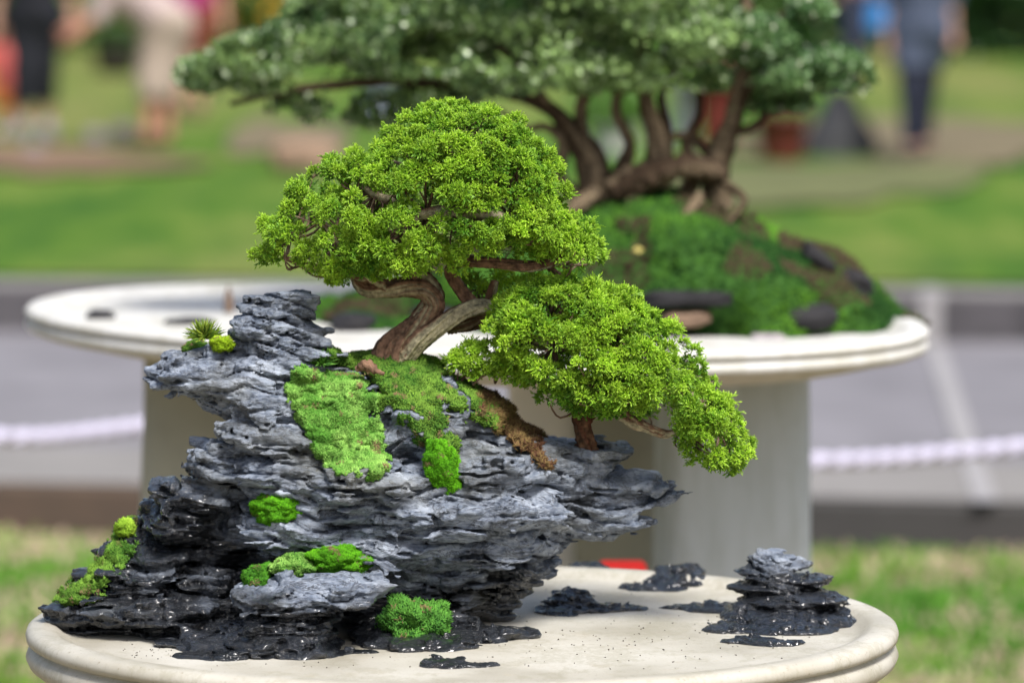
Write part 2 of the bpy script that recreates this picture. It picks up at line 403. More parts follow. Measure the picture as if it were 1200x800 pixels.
def ground_mat(name, stops, scale, dry, dscale, dlo, dhi, sc=(1, 1, 1)):
    m, t, b = mat(name, 0.95, 0.1); v = coords(t, sc); n = noise(t, v, scale, 8, 0.65); n2 = noise(t, v, dscale, 5)
    c = ramp(t, n, stops); c = mixc(t, ramp(t, n2, [(dlo, (0, 0, 0)), (dhi, (1, 1, 1))]), c, dry)
    t.links.new(c, b.inputs['Base Color']); bump(t, b, noise(t, v, 40, 4), 0.6, 0.03); return m
M['near_ground'] = ground_mat('thin_turf', [(0.35, (0.06, 0.11, 0.025)), (0.5, (0.16, 0.17, 0.07)), (0.65, (0.36, 0.28, 0.2))], 5.5, (0.34, 0.24, 0.18), 2.6, 0.45, 0.58)
M['lawn'] = ground_mat('lawn', [(0.36, (0.028, 0.085, 0.012)), (0.5, (0.066, 0.135, 0.015)), (0.62, (0.125, 0.175, 0.032))], 1.6, (0.155, 0.17, 0.05), 0.35, 0.48, 0.64, (1, .22, 1))
M['dirt'] = plain('bare_earth', (0.155, 0.10, 0.06), 0.95, 0.25, 1.5)
M['path'] = plain('grey_paving', (0.30, 0.32, 0.32), 0.9, 0.1, 1)

# ------------------------------------------------------------------ ground, road, kerbs
ZR, ZL = 0.15, 0.34
def quad_sheet(name, pts, z, m, kind='structure', nx=1):
    o = mesh(name, [(*p, z) for p in pts], [list(range(len(pts)))], m, smooth=False); o['kind'] = kind; return o
def yn(x): return 12.2 - 0.14 * x          # near kerb line
def yf(x): return 16.93 - 0.11 * x         # far kerb line
X = 60
quad_sheet('ground', [(-X, -20), (X, -20), (X, yn(X) + .02), (-X, yn(-X) + .02)], 0.0, M['near_ground'])
quad_sheet('road', [(-X, yn(-X) + .3), (X, yn(X) + .3), (X, yf(X) + 0.02), (-X, yf(-X) + 0.02)], ZR, M['asphalt'])
def prism(name, line, w0, w1, z0, z1, m, segs=24, kind='structure'):
    xs = np.linspace(-X, X, segs + 1); V = []; F = []
    for x in xs:
        V += [(x, line(x) + w0, z0), (x, line(x) + w0, z1 - .02), (x, line(x) + w0 + .02, z1), (x, line(x) + w1, z1), (x, line(x) + w1, z0)]
    for i in range(segs):
        for k in range(4): a = i * 5 + k; F.append((a, a + 5, a + 6, a + 1))
    o = mesh(name, V, F, m, smooth=False); o['kind'] = kind; return o
prism('near_kerb', yn, 0, 0.012, -0.1, 0.152, M['near_face'])
prism('kerb', yn, 0.012, 0.9, 0.0, 0.154, M['kerb_top'])
prism('far_kerb', yf, 0, 0.014, 0.1, 0.338, M['kerb_dark'])
prism('kerb_stone', yf, 0.014, 0.34, 0.1, 0.342, M['kerb_top'])
# white painted band on the far kerb and the line across the road
kx = at(1097, 370, 16.6)[0]
for k, (a_, b_) in enumerate([(0, 0)]):
    y0 = yf(kx)
    o = mesh('kerb_paint', [(kx - .05, y0 - .004, ZR), (kx + .05, y0 - .004, ZR), (kx + .05, y0 - .004, .346), (kx - .05, y0 - .004, .346), (kx + .05, y0 + .3, .347), (kx - .05, y0 + .3, .347)],
             [(0, 1, 2, 3), (3, 2, 4, 5)], M['line'], smooth=False); o['kind'] = 'structure'
p0 = on_z(1095, 404, ZR); p1 = on_z(1155, 590, ZR)
quad_sheet('road_line', [(p1[0] - .035, p1[1]), (p1[0] + .035, p1[1]), (p0[0] + .035, p0[1]), (p0[0] - .035, p0[1])], ZR + 0.008, M['line'])
# far lawn, rising very slightly to the horizon
lx = np.linspace(-90, 90, 61); ly = np.concatenate([np.linspace(0, 40, 50), np.linspace(44, 300, 20)])
V = np.array([(x, (yf(x) if abs(x) < 60 else yf(60 * np.sign(x))) + 0.30 + y, ZL + 0.02 + 0.02 * float(N(x * .3, y * .3, 1))) for y in ly for x in lx])
n_ = len(lx); F = [(j * n_ + i, j * n_ + i + 1, (j + 1) * n_ + i + 1, (j + 1) * n_ + i) for j in range(len(ly) - 1) for i in range(n_ - 1)]
o = mesh('lawn', V, F, M['lawn']); o['kind'] = 'structure'
def blob_sheet(name, cu, cv, ru, rv, m, z=ZL + .05, seed=0, thick=0.02):
    """an irregular low patch given by the photo pixels of its centre and half extents, lying on the lawn"""
    pts = []
    for i in range(40):
        a = i / 40 * 2 * math.pi; k = 1 + 0.5 * float(N(math.cos(a) * 2.5 + seed * 1.7, math.sin(a) * 2.5, seed * 3.1))
        p = on_z(cu + ru * k * math.cos(a), cv + rv * k * math.sin(a), z); pts.append(p)
    c_ = np.mean(pts, axis=0); c_[2] += thick
    V = [*pts, c_]; F = [((i + 1) % 40, i, 40) for i in range(40)]
    o = mesh(name, V, F, m); o['kind'] = 'structure'; return o
blob_sheet('earth_bed', 70, 190, 150, 17, M['dirt'], seed=1)
M['dry'] = plain('dry_turf', (0.14, 0.115, 0.065), 0.95, 0.2, 1.2)
M['dry2'] = plain('worn_turf', (0.11, 0.12, 0.045), 0.95, 0.2, 1.2)
blob_sheet('worn_ground', 1090, 165, 240, 26, M['dry'], seed=2)
blob_sheet('worn_grass', 960, 212, 190, 26, M['dry2'], seed=3, z=ZL + .045)
blob_sheet('bare_ground', 330, 160, 70, 22, M['dry'], seed=4)
blob_sheet('paved_path', 60, 40, 420, 12, M['path'], seed=5)

# near turf blades
def grass(name, n, x0, x1, yfun, hmin, hmax, z, pal):
    x = rng.uniform(x0, x1, n); y = yfun(x, rng.random(n))
    cl = N(x * 7, y * 5, 3.3) + .15 * x
    keep = rng.random(n) < np.clip(0.45 + 1.1 * cl, 0.05, 1)
    x, y, cl = x[keep], y[keep], cl[keep]; n = len(x)
    P = np.stack([x, y, np.full(n, z)], 1)
    D = rng.normal(size=(n, 3)) * 0.45 + np.array([0, 0, 1])
    L = rng.uniform(hmin, hmax, n)
    w_ = np.clip(rng.random(n) * .8 + N(x * 1.3, y * 1.3, 9) * .6, 0, 1)[:, None]
    col = np.array(pal[0]) * (1 - w_) + np.array(pal[1]) * w_
    dry = (rng.random(n) < 0.35 + 0.5 * N(x * 5, y * 4, 5))[:, None]
    col = np.where(dry, np.array(pal[2]), col)
    V, F, c = blades(P, D, L, 0.006, col * 0.8, col * 1.25)
    o = mesh(name, V, F, M['grass'], None, c, smooth=False); return o
g = grass('grass', 95000, -2.6, 2.6, lambda x, r: 9.2 + r * (yn(x) - 9.32), 0.025, 0.06, 0, [(0.08, 0.24, 0.025), (0.30, 0.50, 0.06), (0.6, 0.46, 0.34)])
tag(g, 'thin green and straw coloured grass below the near kerb', 'grass', kind='stuff')

# ------------------------------------------------------------------ trays
def oval_sweep(name, cx, cy, a, b, rot, prof, m, parent, seg=160, fill_top=False, fill_bot=False):
    """prof: (inward offset, z) pairs swept round an oval"""
    V = []; F = []
    for i in range(seg):
        th = i / seg * 2 * math.pi
        x, y = a * math.cos(th), b * math.sin(th); nx, ny = math.cos(th) / a, math.sin(th) / b; l = math.hypot(nx, ny); nx /= l; ny /= l
        for (o_, z) in prof:
            px, py = x - nx * o_, y - ny * o_
            V.append((cx + px * math.cos(rot) - py * math.sin(rot), cy + px * math.sin(rot) + py * math.cos(rot), z))
    k = len(prof)
    for i in range(seg):
        j = (i + 1) % seg
        for q in range(k - 1): F.append((i * k + q, j * k + q, j * k + q + 1, i * k + q + 1))
    V = np.array(V); F3 = []
    if fill_top or fill_bot:
        for q, do, fl in ((k - 1, fill_top, False), (0, fill_bot, True)):
            if do:
                z = V[q][2]; V = np.vstack([V, (cx, cy, z)]); ci = len(V) - 1
                for i in range(seg):
                    a_, b_ = i * k + q, ((i + 1) % seg) * k + q
                    F3.append((b_, a_, ci) if fl else (a_, b_, ci))
    return mesh(name, V, F, m, parent, F3=F3 if F3 else None)
def arc(cx, cz, r, a0, a1, n=8):
    return [(cx + r * math.cos(R(a0 + (a1 - a0) * i / n)), cz + r * math.sin(R(a0 + (a1 - a0) * i / n))) for i in range(n + 1)]
T1 = at(542, 726, 4.8); TZ = T1[2]; FLOOR = TZ - 0.012
A1, B1 = 0.516, 0.432
front = thing('stone_table', (T1[0], T1[1], 0), 'cream cement oval table holding the green juniper rock planting in front', 'table')
# profile given from underneath outwards, up and over the rim, down to the inner floor
prof = [(0.30, TZ - .16), (0.26, TZ - .15), (0.14, TZ - .105), (0.085, TZ - .075), (0.062, TZ - .066), (0.050, TZ - .064), (0.046, TZ - .058)]
prof += [(0.030, TZ - .054)] + arc(0.017, TZ - .036, 0.017, 280, 80, 12)[1:] 
prof = [(0.30, TZ - .16), (0.26, TZ - .15), (0.14, TZ - .105), (0.088, TZ - .078), (0.066, TZ - .072), (0.054, TZ - .071), (0.050, TZ - .065), (0.044, TZ - .060), (0.03, TZ - .057),
        (0.014, TZ - .053), (0.004, TZ - .045), (0.0, TZ - .036), (0.003, TZ - .028), (0.009, TZ - .0225), (0.011, TZ - .020), (0.006, TZ - .0185), (0.001, TZ - .016), (0.0, TZ - .010), (0.002, TZ - .004), (0.008, TZ), (0.028, TZ + .0005), (0.036, TZ - .002), (0.044, TZ - .009), (0.054, TZ - .0118), (0.07, FLOOR)]
oval_sweep('tray', T1[0], T1[1], A1, B1, 0, prof, M['tray'], front, 200, fill_top=True)
profp = [(-0.05, 0.0), (-0.05, 0.03), (0.0, 0.06), (0.012, 0.4), (0.0, TZ - .19), (-0.02, TZ - .155)]
oval_sweep('pedestal', T1[0], T1[1], 0.24, 0.2, 0, profp, M['tray'], front, 64, fill_top=True)

D2 = 6.54
T2 = at(545, 367, D2); TZ2 = T2[2]; ROT2 = R(-30); A2, B2 = 0.775, 0.545
rear = thing('stone_table', (T2[0], T2[1], 0), 'white cement oval table on wide legs carrying the dark old bonsai behind', 'table')
prof = [(0.40, TZ2 - .076), (0.30, TZ2 - .074), (0.14, TZ2 - .068), (0.10, TZ2 - .060), (0.07, TZ2 - .053), (0.05, TZ2 - .047), (0.02, TZ2 - .042), (0.005, TZ2 - .036), (0.0, TZ2 - .028), (0.004, TZ2 - .02), (0.010, TZ2 - .0175), (0.002, TZ2 - .014),
        (0.0, TZ2 - .007), (0.006, TZ2), (0.03, TZ2), (0.04, TZ2 - .004), (0.055, TZ2 - .014), (0.08, TZ2 - .016)]
oval_sweep('tray', T2[0], T2[1], A2, B2, ROT2, prof, M['tray_old'], rear, 160, fill_top=True)
def slab_leg(name, ub, vb, Y, w0, w1, d, m, rz):
    c_ = at(ub, vb, Y); zt = TZ2 - 0.06
    V = []; F = []
    lev = [(0.0, w0 * 1.12, d * 1.2), (0.05, w0 * 1.1, d * 1.15), (0.08, w0, d), (0.5, w0 * .93, d * .95), (zt - 0.1, w1, d * .9), (zt, w1 * 0.98, d * .88)]
    seg = 32
    for z, ww, dd in lev:
        for i in range(seg):
            th = (i + .5) / seg * 2 * math.pi; n_ = 5
            x = abs(math.cos(th)) ** (2 / n_) * math.copysign(ww / 2, math.cos(th)); y = abs(math.sin(th)) ** (2 / n_) * math.copysign(dd / 2, math.sin(th))
            V.append((c_[0] + x * math.cos(rz) - y * math.sin(rz), c_[1] + x * math.sin(rz) + y * math.cos(rz), z))
    for q in range(len(lev) - 1):
        for i in range(seg): j = (i + 1) % seg; F.append((q * seg + i, q * seg + j, (q + 1) * seg + j, (q + 1) * seg + i))
    return mesh(name, V, F, m, rear)
slab_leg('leg', 858, 560, D2 - 0.02, 0.27, 0.235, 0.17, M['pedestal'], R(12))
slab_leg('leg', 232, 560, D2 + 0.05, 0.23, 0.16, 0.2, M['pedestal_olive'], R(-5))
slab_leg('leg', 725, 560, D2 + 0.30, 0.16, 0.15, 0.16, M['pedestal_olive'], 0)  # added leg; its olive colour paints the right pedestal's shaded flank
slab_leg('leg', 646, 560, D2 + 0.40, 0.15, 0.15, 0.14, M['pedestal_white'], 0)  # added leg; its white stands in for a bright patch between the pedestals

# ------------------------------------------------------------------ the rock
def strata(p, amp=1.0, scale=1.0):
    x, y, z = p[:, 0] * 1000 / scale, p[:, 1] * 1000 / scale, p[:, 2] * 1000 / scale
    wrp = 13 * N(x / 110, y / 110, z / 90) + 6 * N(x / 38, y / 38, z / 60 + 9) + 1.6 * N(x / 12, y / 12, z / 40)
    zs = z + wrp + 0.06 * x; zs = zs + 7 * N(zs / 26, 3.3, x / 260)
    t1 = zs / 16.5 + 0.6 * N(x / 70, y / 70, 4); k1 = np.floor(t1); f1 = t1 - k1
    r1 = N(x / 34 + k1 * 3.7, y / 34, k1 * 7.31) + .6 * N(x / 14 + k1 * 1.7, y / 14, k1 * 2.31)
    q1 = r1 * 2.2; fq = q1 - np.floor(q1); r1 = (np.floor(q1) + np.clip((fq - .5) * 3.5 + .5, 0, 1)) / 2.2
    g1 = np.abs(2 * f1 - 1) ** 5
    t2 = zs / 5.2; k2 = np.floor(t2); f2 = t2 - k2
    r2 = N(x / 20 + k2 * 5.1, y / 20, k2 * 3.7); g2 = np.abs(2 * f2 - 1) ** 3
    big = N(x / 60, y / 60, z / 32 + 20)
    med = N(x / 24, y / 24, z / 11 + 40)
    pit = np.clip(N(x / 11, y / 11, z / 5 + 70) - 0.42, 0, 1)
    fine = N(x / 6, y / 6, z / 3 + 31)
    mfine = np.clip(.45 + 1.3 * N(x / 55 + 11, y / 55, z / 30 + 60), .08, 1.1)
    crk = np.clip(1 - np.abs(N(x / 60 + 5, y / 60, zs / 13 + 90)) / .11, 0, 1) * np.clip(2.5 * N(x / 40, y / 40, z / 25 + 130), 0, 1)
    d = 10.0 * big + 9.0 * r1 - 6.0 * g1 + 7.5 * med + mfine * (3.6 * r2 - 2.4 * g2 + 3.0 * (f2 - .5)) + 7.0 * (f1 - .5) - 24 * crk - 24 * pit + 1.3 * fine
    return d * 0.001 * amp * scale
prims = []
def E(u, v, hu, hv, dy, hd, k=0.016):
    """lump of the rock: photo pixel, half width/height in px, depth offset and half depth in mm"""
    Y = 4.8 + dy / 1000; s = Y / 4.8 / 1000
    prims.append((at(u, v, Y), np.array([hu * s, hd / 1000, hv * s]), k))
E(334, 362, 44, 24, 20, 45); E(308, 352, 24, 13, 20, 36); E(338, 350, 26, 12, 20, 36); E(360, 354, 18, 14, 20, 30); E(322, 392, 57, 26, 20, 55)
E(305, 428, 75, 24, 15, 60); E(245, 440, 58, 30, 5, 50); E(222, 436, 33, 25, -5, 38); E(330, 425, 62, 30, 20, 65)
E(315, 468, 66, 30, 10, 70); E(320, 505, 66, 34, 5, 80); E(335, 550, 78, 45, 0, 90)
E(262, 545, 42, 26, 0, 60); E(240, 580, 52, 30, 20, 70); E(215, 612, 50, 30, 30, 80); E(280, 620, 70, 45, 50, 70); E(185, 650, 42, 30, 30, 70)
E(160, 690, 58, 32, 20, 80); E(122, 712, 60, 22, 10, 60); E(180, 712, 85, 28, -30, 70); E(102, 718, 42, 13, 0, 40)
E(270, 700, 90, 50, 40, 60)
E(330, 665, 90, 55, 90, 50); E(420, 690, 80, 50, 95, 40); E(145, 660, 34, 34, 30, 50); E(112, 694, 44, 24, 20, 50); E(200, 640, 60, 50, 60, 50)
# main mass with the sloping back
E(420, 560, 130, 75, 40, 120); E(400, 500, 80, 62, 40, 95); E(445, 470, 85, 48, 50, 90); E(500, 500, 95, 50, 40, 100)
E(440, 565, 95, 32, -50, 70); E(560, 545, 110, 42, 30, 110); E(520, 590, 160, 45, 20, 130); E(620, 562, 100, 34, 60, 90)
E(655, 545, 72, 26, 80, 80); E(690, 560, 66, 20, 80, 60); E(745, 567, 44, 11, 70, 34); E(690, 582, 66, 16, 70, 50)
E(655, 530, 60, 14, 95, 50); E(700, 532, 30, 14, 60, 30)
E(722, 607, 38, 13, 50, 34); E(745, 570, 50, 12, 50, 36); E(640, 605, 80, 24, 55, 70)
E(540, 630, 125, 42, 40, 110); E(500, 665, 115, 40, 60, 90); E(520, 695, 85, 34, 80, 75); E(560, 690, 50, 34, 90, 60); E(590, 660, 62, 26, 70, 70)
E(350, 620, 90, 36, 0, 90); E(440, 640, 90, 32, 0, 90)
# front lower shelf and its foot
E(375, 690, 78, 18, -110, 62); E(340, 700, 70, 26, -110, 70); E(335, 735, 64, 30, -120, 62); E(315, 752, 60, 16, -140, 60); E(430, 700, 50, 30, 20, 60)
E(480, 745, 75, 18, -60, 55); E(530, 735, 36, 20, -20, 36); E(465, 690, 60, 36, 30, 60)
def skirt(u, v, ru, rd, hgt):
    p = on_z(u, v, FLOOR); prims.append((p, np.array([ru / 1000, rd / 1000, hgt / 1000]), 0.008))
skirt(122, 728, 58, 60, 16); skirt(165, 734, 90, 60, 18); skirt(250, 742, 90, 80, 16); skirt(310, 758, 95, 70, 15); skirt(350, 766, 60, 40, 10); skirt(405, 764, 40, 20, 7)
skirt(490, 755, 75, 50, 14); skirt(545, 748, 55, 40, 12); skirt(600, 745, 36, 22, 7); skirt(230, 755, 45, 20, 7)
PC = [(c_, r_, k_) for c_, r_, k_ in prims]
def rock_base(p):
    d = np.full(len(p), 1.0)
    for c_, r_, k_ in PC: d = smin(d, ell(p, c_, r_), k_)
    return np.maximum(d, FLOOR - 0.004 - p[:, 2])
cuts = [(at(440, 722, 4.68), np.array([.045, .10, .02])), (at(300, 672, 4.72), np.array([.035, .03, .012])), (at(262, 640, 4.74), np.array([.04, .05, .02])), (at(560, 722, 4.75), np.array([.05, .05, .012])), (at(395, 575, 4.68), np.array([.03, .03, .008]))]
ZTOP = at(330, 343, 4.82)[2]
def rock_field(p, amp=1.0):
    d = np.full(len(p), 1.0)
    for c_, r_, k_ in PC: d = smin(d, ell(p, c_, r_), k_)
    for c_, r_ in cuts: d = np.maximum(d, -ell(p, c_, r_) )
    low = np.clip((p[:, 2] - FLOOR) / 0.03, 0.6, 1)
    d = d - strata(p, amp) * low
    d = np.maximum(d, p[:, 2] - ZTOP - .004 * N(p[:, 0] * 40, p[:, 1] * 40, 2))
    return np.maximum(d, FLOOR - 0.004 - p[:, 2])
lo = at(10, 800, 4.8) * 0 + np.array([at(20, 700, 4.8)[0], 4.42, FLOOR - 0.012]); hi = np.array([at(830, 560, 4.9)[0], 5.06, at(330, 315, 4.85)[2]])
RV, RF = polygonize(rock_base, rock_field, lo, hi, 0.0021, 0.040)
# keep the large connected body only
def largest(V, F, minfrac=0.02):
    n = len(V); lab = np.arange(n)
    e = np.concatenate([F[:, [0, 1]], F[:, [1, 2]], F[:, [2, 3]]])
    while True:
        l0 = lab.copy(); m_ = np.minimum(lab[e[:, 0]], lab[e[:, 1]])
        np.minimum.at(lab, e[:, 0], m_); np.minimum.at(lab, e[:, 1], m_); lab = lab[lab]
        lab = lab[lab]
        if (lab == l0).all(): break
    u_, c_ = np.unique(lab, return_counts=True); keepl = u_[c_.argmax()]
    kv = lab == keepl; kf = kv[F[:, 0]]; remap = np.cumsum(kv) - 1
    return V[kv], remap[F[kf]]
RV, RF = largest(RV, RF)
RN, _ = vnormals(RV, RF)
if (RN * (RV - RV.mean(0))).sum(1).mean() < 0: RF = RF[:, ::-1].copy(); RN = -RN
FLIP = None
def wetness(V):
    z = V[:, 2] - FLOOR; x = V[:, 0]
    xl = at(300, 600, 4.8)[0]
    w_ = np.clip(1.0 - z / 0.12, 0, 1)
    left = np.clip((xl + 0.06 - x) / 0.14, 0, 1) * np.clip((0.25 - z) / 0.10, 0, 1)
    y = V[:, 1]; nzw = N(x * 22, y * 22, z * 30)
    return np.clip(np.maximum(w_, left * .8) + .3 * nzw, 0, 1)
wv = wetness(RV)
rock = mesh('landscape_rock', RV, RF, M['rock'], None, np.stack([wv] * 3, 1))
tag(rock, 'large craggy blue-grey layered rock carrying the green juniper on the cream tray', 'rock')
bvh = BVHTree.FromPolygons([tuple(v_) for v_ in RV], [tuple(int(i) for i in f) for f in RF])
def hit(u, v):
    """first point of the rock seen through a photo pixel"""
    p = at(u, v, 1.0); o_ = Vector((0, 0, CAMZ)); d_ = Vector((p[0], p[1], p[2] - CAMZ)).normalized()
    h_ = bvh.ray_cast(o_, d_)
    return (np.array(h_[0]), np.array(h_[1])) if h_[0] is not None else (None, None)
def drop(x, y, z0):
    h_ = bvh.ray_cast(Vector((x, y, z0)), Vector((0, 0, -1)))
    return np.array(h_[0]) if h_[0] is not None else None

# small rocks lying in the tray
def small_rock(label, lumps, h=0.0016, amp=0.7, sc=0.5, wet=1.0, wettop=0.08, group='dark stones lying in the front tray', floor=FLOOR):
    ps = []
    for (u, v, ru, rd, hg, up) in lumps:
        p = on_z(u, v, floor); p = p + np.array([0, 0, up / 1000.]); s = p[1] / 4.8 / 1000
        ps.append((p, np.array([ru * s, rd / 1000, hg * s])))
    def fb(p):
        d = np.full(len(p), 1.0)
        for c_, r_ in ps: d = smin(d, ell(p, c_, r_), 0.006)
        return np.maximum(d, floor - 0.003 - p[:, 2])
    def fd(p):
        d = np.full(len(p), 1.0)
        for c_, r_ in ps: d = smin(d, ell(p, c_, r_), 0.006)
        d = d - strata(p, amp, sc) * 1.0 * np.clip((p[:, 2] - floor) / 0.008, .7, 1)
        return np.maximum(d, floor - 0.003 - p[:, 2])
    a_ = np.array([c_ - r_ for c_, r_ in ps]).min(0) - .012; b_ = np.array([c_ + r_ for c_, r_ in ps]).max(0) + .012
    a_[2] = floor - .008
    V, F = polygonize(fb, fd, a_, b_, h, 0.012)
    V, F = largest(V, F); n_, _ = vnormals(V, F)
    if (n_ * (V - V.mean(0))).sum(1).mean() < 0: F = F[:, ::-1].copy()
    wv = np.clip(wet + 0.1 - (V[:, 2] - floor) / wettop * .6, 0, 1)
    o = mesh('tray_stone', V, F, M['rock'], None, np.stack([wv] * 3, 1))
    return tag(o, label, 'stone', group)
small_rock('small flat dark stone nearest the back rim of the front tray', [(688, 672, 26, 30, 12, 2), (706, 674, 20, 24, 10, 0)])
small_rock('low stepped dark stone near the back rim, just left of the tall stack', [(790, 684, 36, 34, 10, 2), (770, 689, 42, 30, 6, 0), (800, 680, 30, 26, 8, 12), (820, 686, 28, 26, 8, 3)])
small_rock('wedge shaped dark stone with a wet tail right of the big rock', [(668, 711, 30, 40, 17, 4), (660, 716, 32, 40, 9, 0), (700, 714, 34, 30, 8, 0), (735, 714, 24, 14, 4, 0)])
small_rock('tall stacked dark stone with wet shelving foot at the right end of the tray',
           [(905, 724, 62, 70, 16, 0), (960, 728, 50, 55, 13, 0), (860, 738, 40, 26, 7, 0), (845, 714, 46, 30, 8, 0), (925, 738, 60, 40, 9, 0), (990, 722, 30, 24, 8, 0), (1008, 720, 18, 12, 5, 0), (800, 712, 28, 14, 4, 0),
            (926, 722, 66, 46, 8, 20), (960, 724, 38, 34, 7, 24), (898, 718, 48, 40, 7, 33), (925, 718, 46, 36, 6, 42), (945, 718, 26, 26, 6, 38), (893, 716, 36, 30, 6, 50), (915, 716, 34, 30, 6, 57), (902, 715, 27, 26, 6, 66), (906, 715, 19, 18, 5, 74), (912, 720, 24, 24, 40, 35)], wettop=0.055, wet=1.0, h=0.0016, amp=.6)
small_rock('thin dark stone lying in front of the tall stone stack', [(885, 752, 26, 22, 9, 0), (910, 754, 34, 20, 5, 0), (865, 752, 24, 12, 4, 0)])
small_rock('thin dark stone closest to the front rim, below the fluffy moss', [(520, 779, 30, 24, 9, 0), (552, 779, 34, 16, 5, 0)])
small_rock('thin dark stone near the front rim at the left of the tray', [(235, 769, 36, 18, 6, 0), (262, 771, 30, 18, 7, 0)])
# grit on the tray floor
gp = []
for i in range(330):
    if i < 60: u, v = random.gauss(205, 30), random.gauss(763, 5)
    elif i < 130: u, v = random.gauss(720, 110), random.gauss(745, 16)
    else: u, v = random.uniform(200, 950), random.uniform(690, 785)
    p = on_z(u, v, FLOOR + .0005)
    if ((p[0] - T1[0]) / (A1 - .07)) ** 2 + ((p[1] - T1[1]) / (B1 - .07)) ** 2 < 1: gp.append(p)
gp = np.array(gp); V, F, c = spikes(gp, rng.normal(size=(len(gp), 3)) * [1, 1, .25], rng.uniform(.001, .0035, len(gp)), rng.uniform(.0004, .0011, len(gp)), np.tile([[0.05, 0.035, 0.02]], (len(gp), 1)))
tag(mesh('grit', V, F, M['bark'], None, c), 'dark grit scattered over the cream floor of the front tray', 'grit', kind='stuff')

# ------------------------------------------------------------------ moss
def moss_tufts(P, Nn, dens_len, width, cols, spread=0.7, tipk=1.5):
    n = len(P); D = Nn + rng.normal(size=(n, 3)) * spread + np.array([0, 0, .25])
    w_ = np.clip(rng.random(n) * 0.6 + .1 + 0.45 * N(P[:, 0] * 60, P[:, 1] * 60, P[:, 2] * 60) + 0.35 * N(P[:, 0] * 22, P[:, 1] * 22, P[:, 2] * 22 + 5), 0, 1)[:, None]
    col = np.array(cols[0]) * (1 - w_) + np.array(cols[1]) * w_
    dead = (N(P[:, 0] * 95 + 7, P[:, 1] * 95, P[:, 2] * 95) + rng.random(n) * .5 > .88)[:, None]; col = np.where(dead, np.array([.2, .15, .07]), col)
    return spikes(P, D, rng.uniform(.6, 1.2, n) * dens_len, width, col * .75, 3, col * tipk)
def sample_faces(V, F, n):
    a, b_, c_, d_ = V[F[:, 0]], V[F[:, 1]], V[F[:, 2]], V[F[:, 3]]
    fn = np.cross(b_ - a, c_ - a); ar = np.linalg.norm(fn, axis=1); pr = ar / ar.sum()
    i = rng.choice(len(F), n, p=pr); s, t_ = rng.random(n)[:, None], rng.random(n)[:, None]
    P = (a[i] * (1 - s) + b_[i] * s) * (1 - t_) + (d_[i] * (1 - s) + c_[i] * s) * t_
    return P, fn[i] / (ar[i][:, None] + 1e-12)
def moss_sheet(label, poly, thick, cols, ln, wd, n, yr=(-.2, .3), lump=0.0025, lumpscale=14, h=0.0026, name='moss_carpet', cat='moss', group=None, softcol=None):
    pc = np.array([hit(u, v)[0] if hit(u, v)[0] is not None else at(u, v, 4.76) for u, v in poly])
    P2 = pc[:, [0, 2]]
    y0, y1 = pc[:, 1].min() - .05, pc[:, 1].max() + .06
    def T(p):
        s = poly_sd(p[:, 0], p[:, 2], P2) + 0.006 * N(p[:, 0] * 90, p[:, 1] * 90, p[:, 2] * 90) + 0.005 * N(p[:, 0] * 300, p[:, 1] * 300, p[:, 2] * 300)
        return -0.006 + (thick + .006) * np.sqrt(np.clip(s / 0.014 + .25, 0, 1))
    def f(p):
        return rock_field(p, 0.32) - .002 - T(p) - lump * N(p[:, 0] * 1000 / lumpscale, p[:, 1] * 1000 / lumpscale, p[:, 2] * 1000 / lumpscale)
    a_ = np.array([P2[:, 0].min() - .01, y0, P2[:, 1].min() - .012]); b_ = np.array([P2[:, 0].max() + .01, y1, P2[:, 1].max() + .02])
    V, F = polygonize(rock_base, f, a_, b_, h, 0.045)
    nn, _ = vnormals(V, F)
    sgn = np.sign((f(V + nn * .002) - f(V - nn * .002)).mean())
    if sgn < 0: F = F[:, ::-1].copy(); nn = -nn
    ok = (T(V) > -0.001) & (rock_field(V) > 0.0003) & (nn[:, 1] < 0.5) 
    kf = ok[F].all(1); F = F[kf]; used = np.unique(F); rm = -np.ones(len(V), int); rm[used] = np.arange(len(used)); V = V[used]; F = rm[F]
    P, Nn = sample_faces(V, F, n)
    tv, tf, tc = moss_tufts(P, Nn, ln, wd, cols)
    bc = np.tile(np.array(cols[0]) * .7, (len(V), 1))
    o = mesh(name, np.concatenate([V, tv]), F, M['moss'], None, np.concatenate([bc, tc]), F3=tf + len(V))
    return tag(o, label, cat, group)
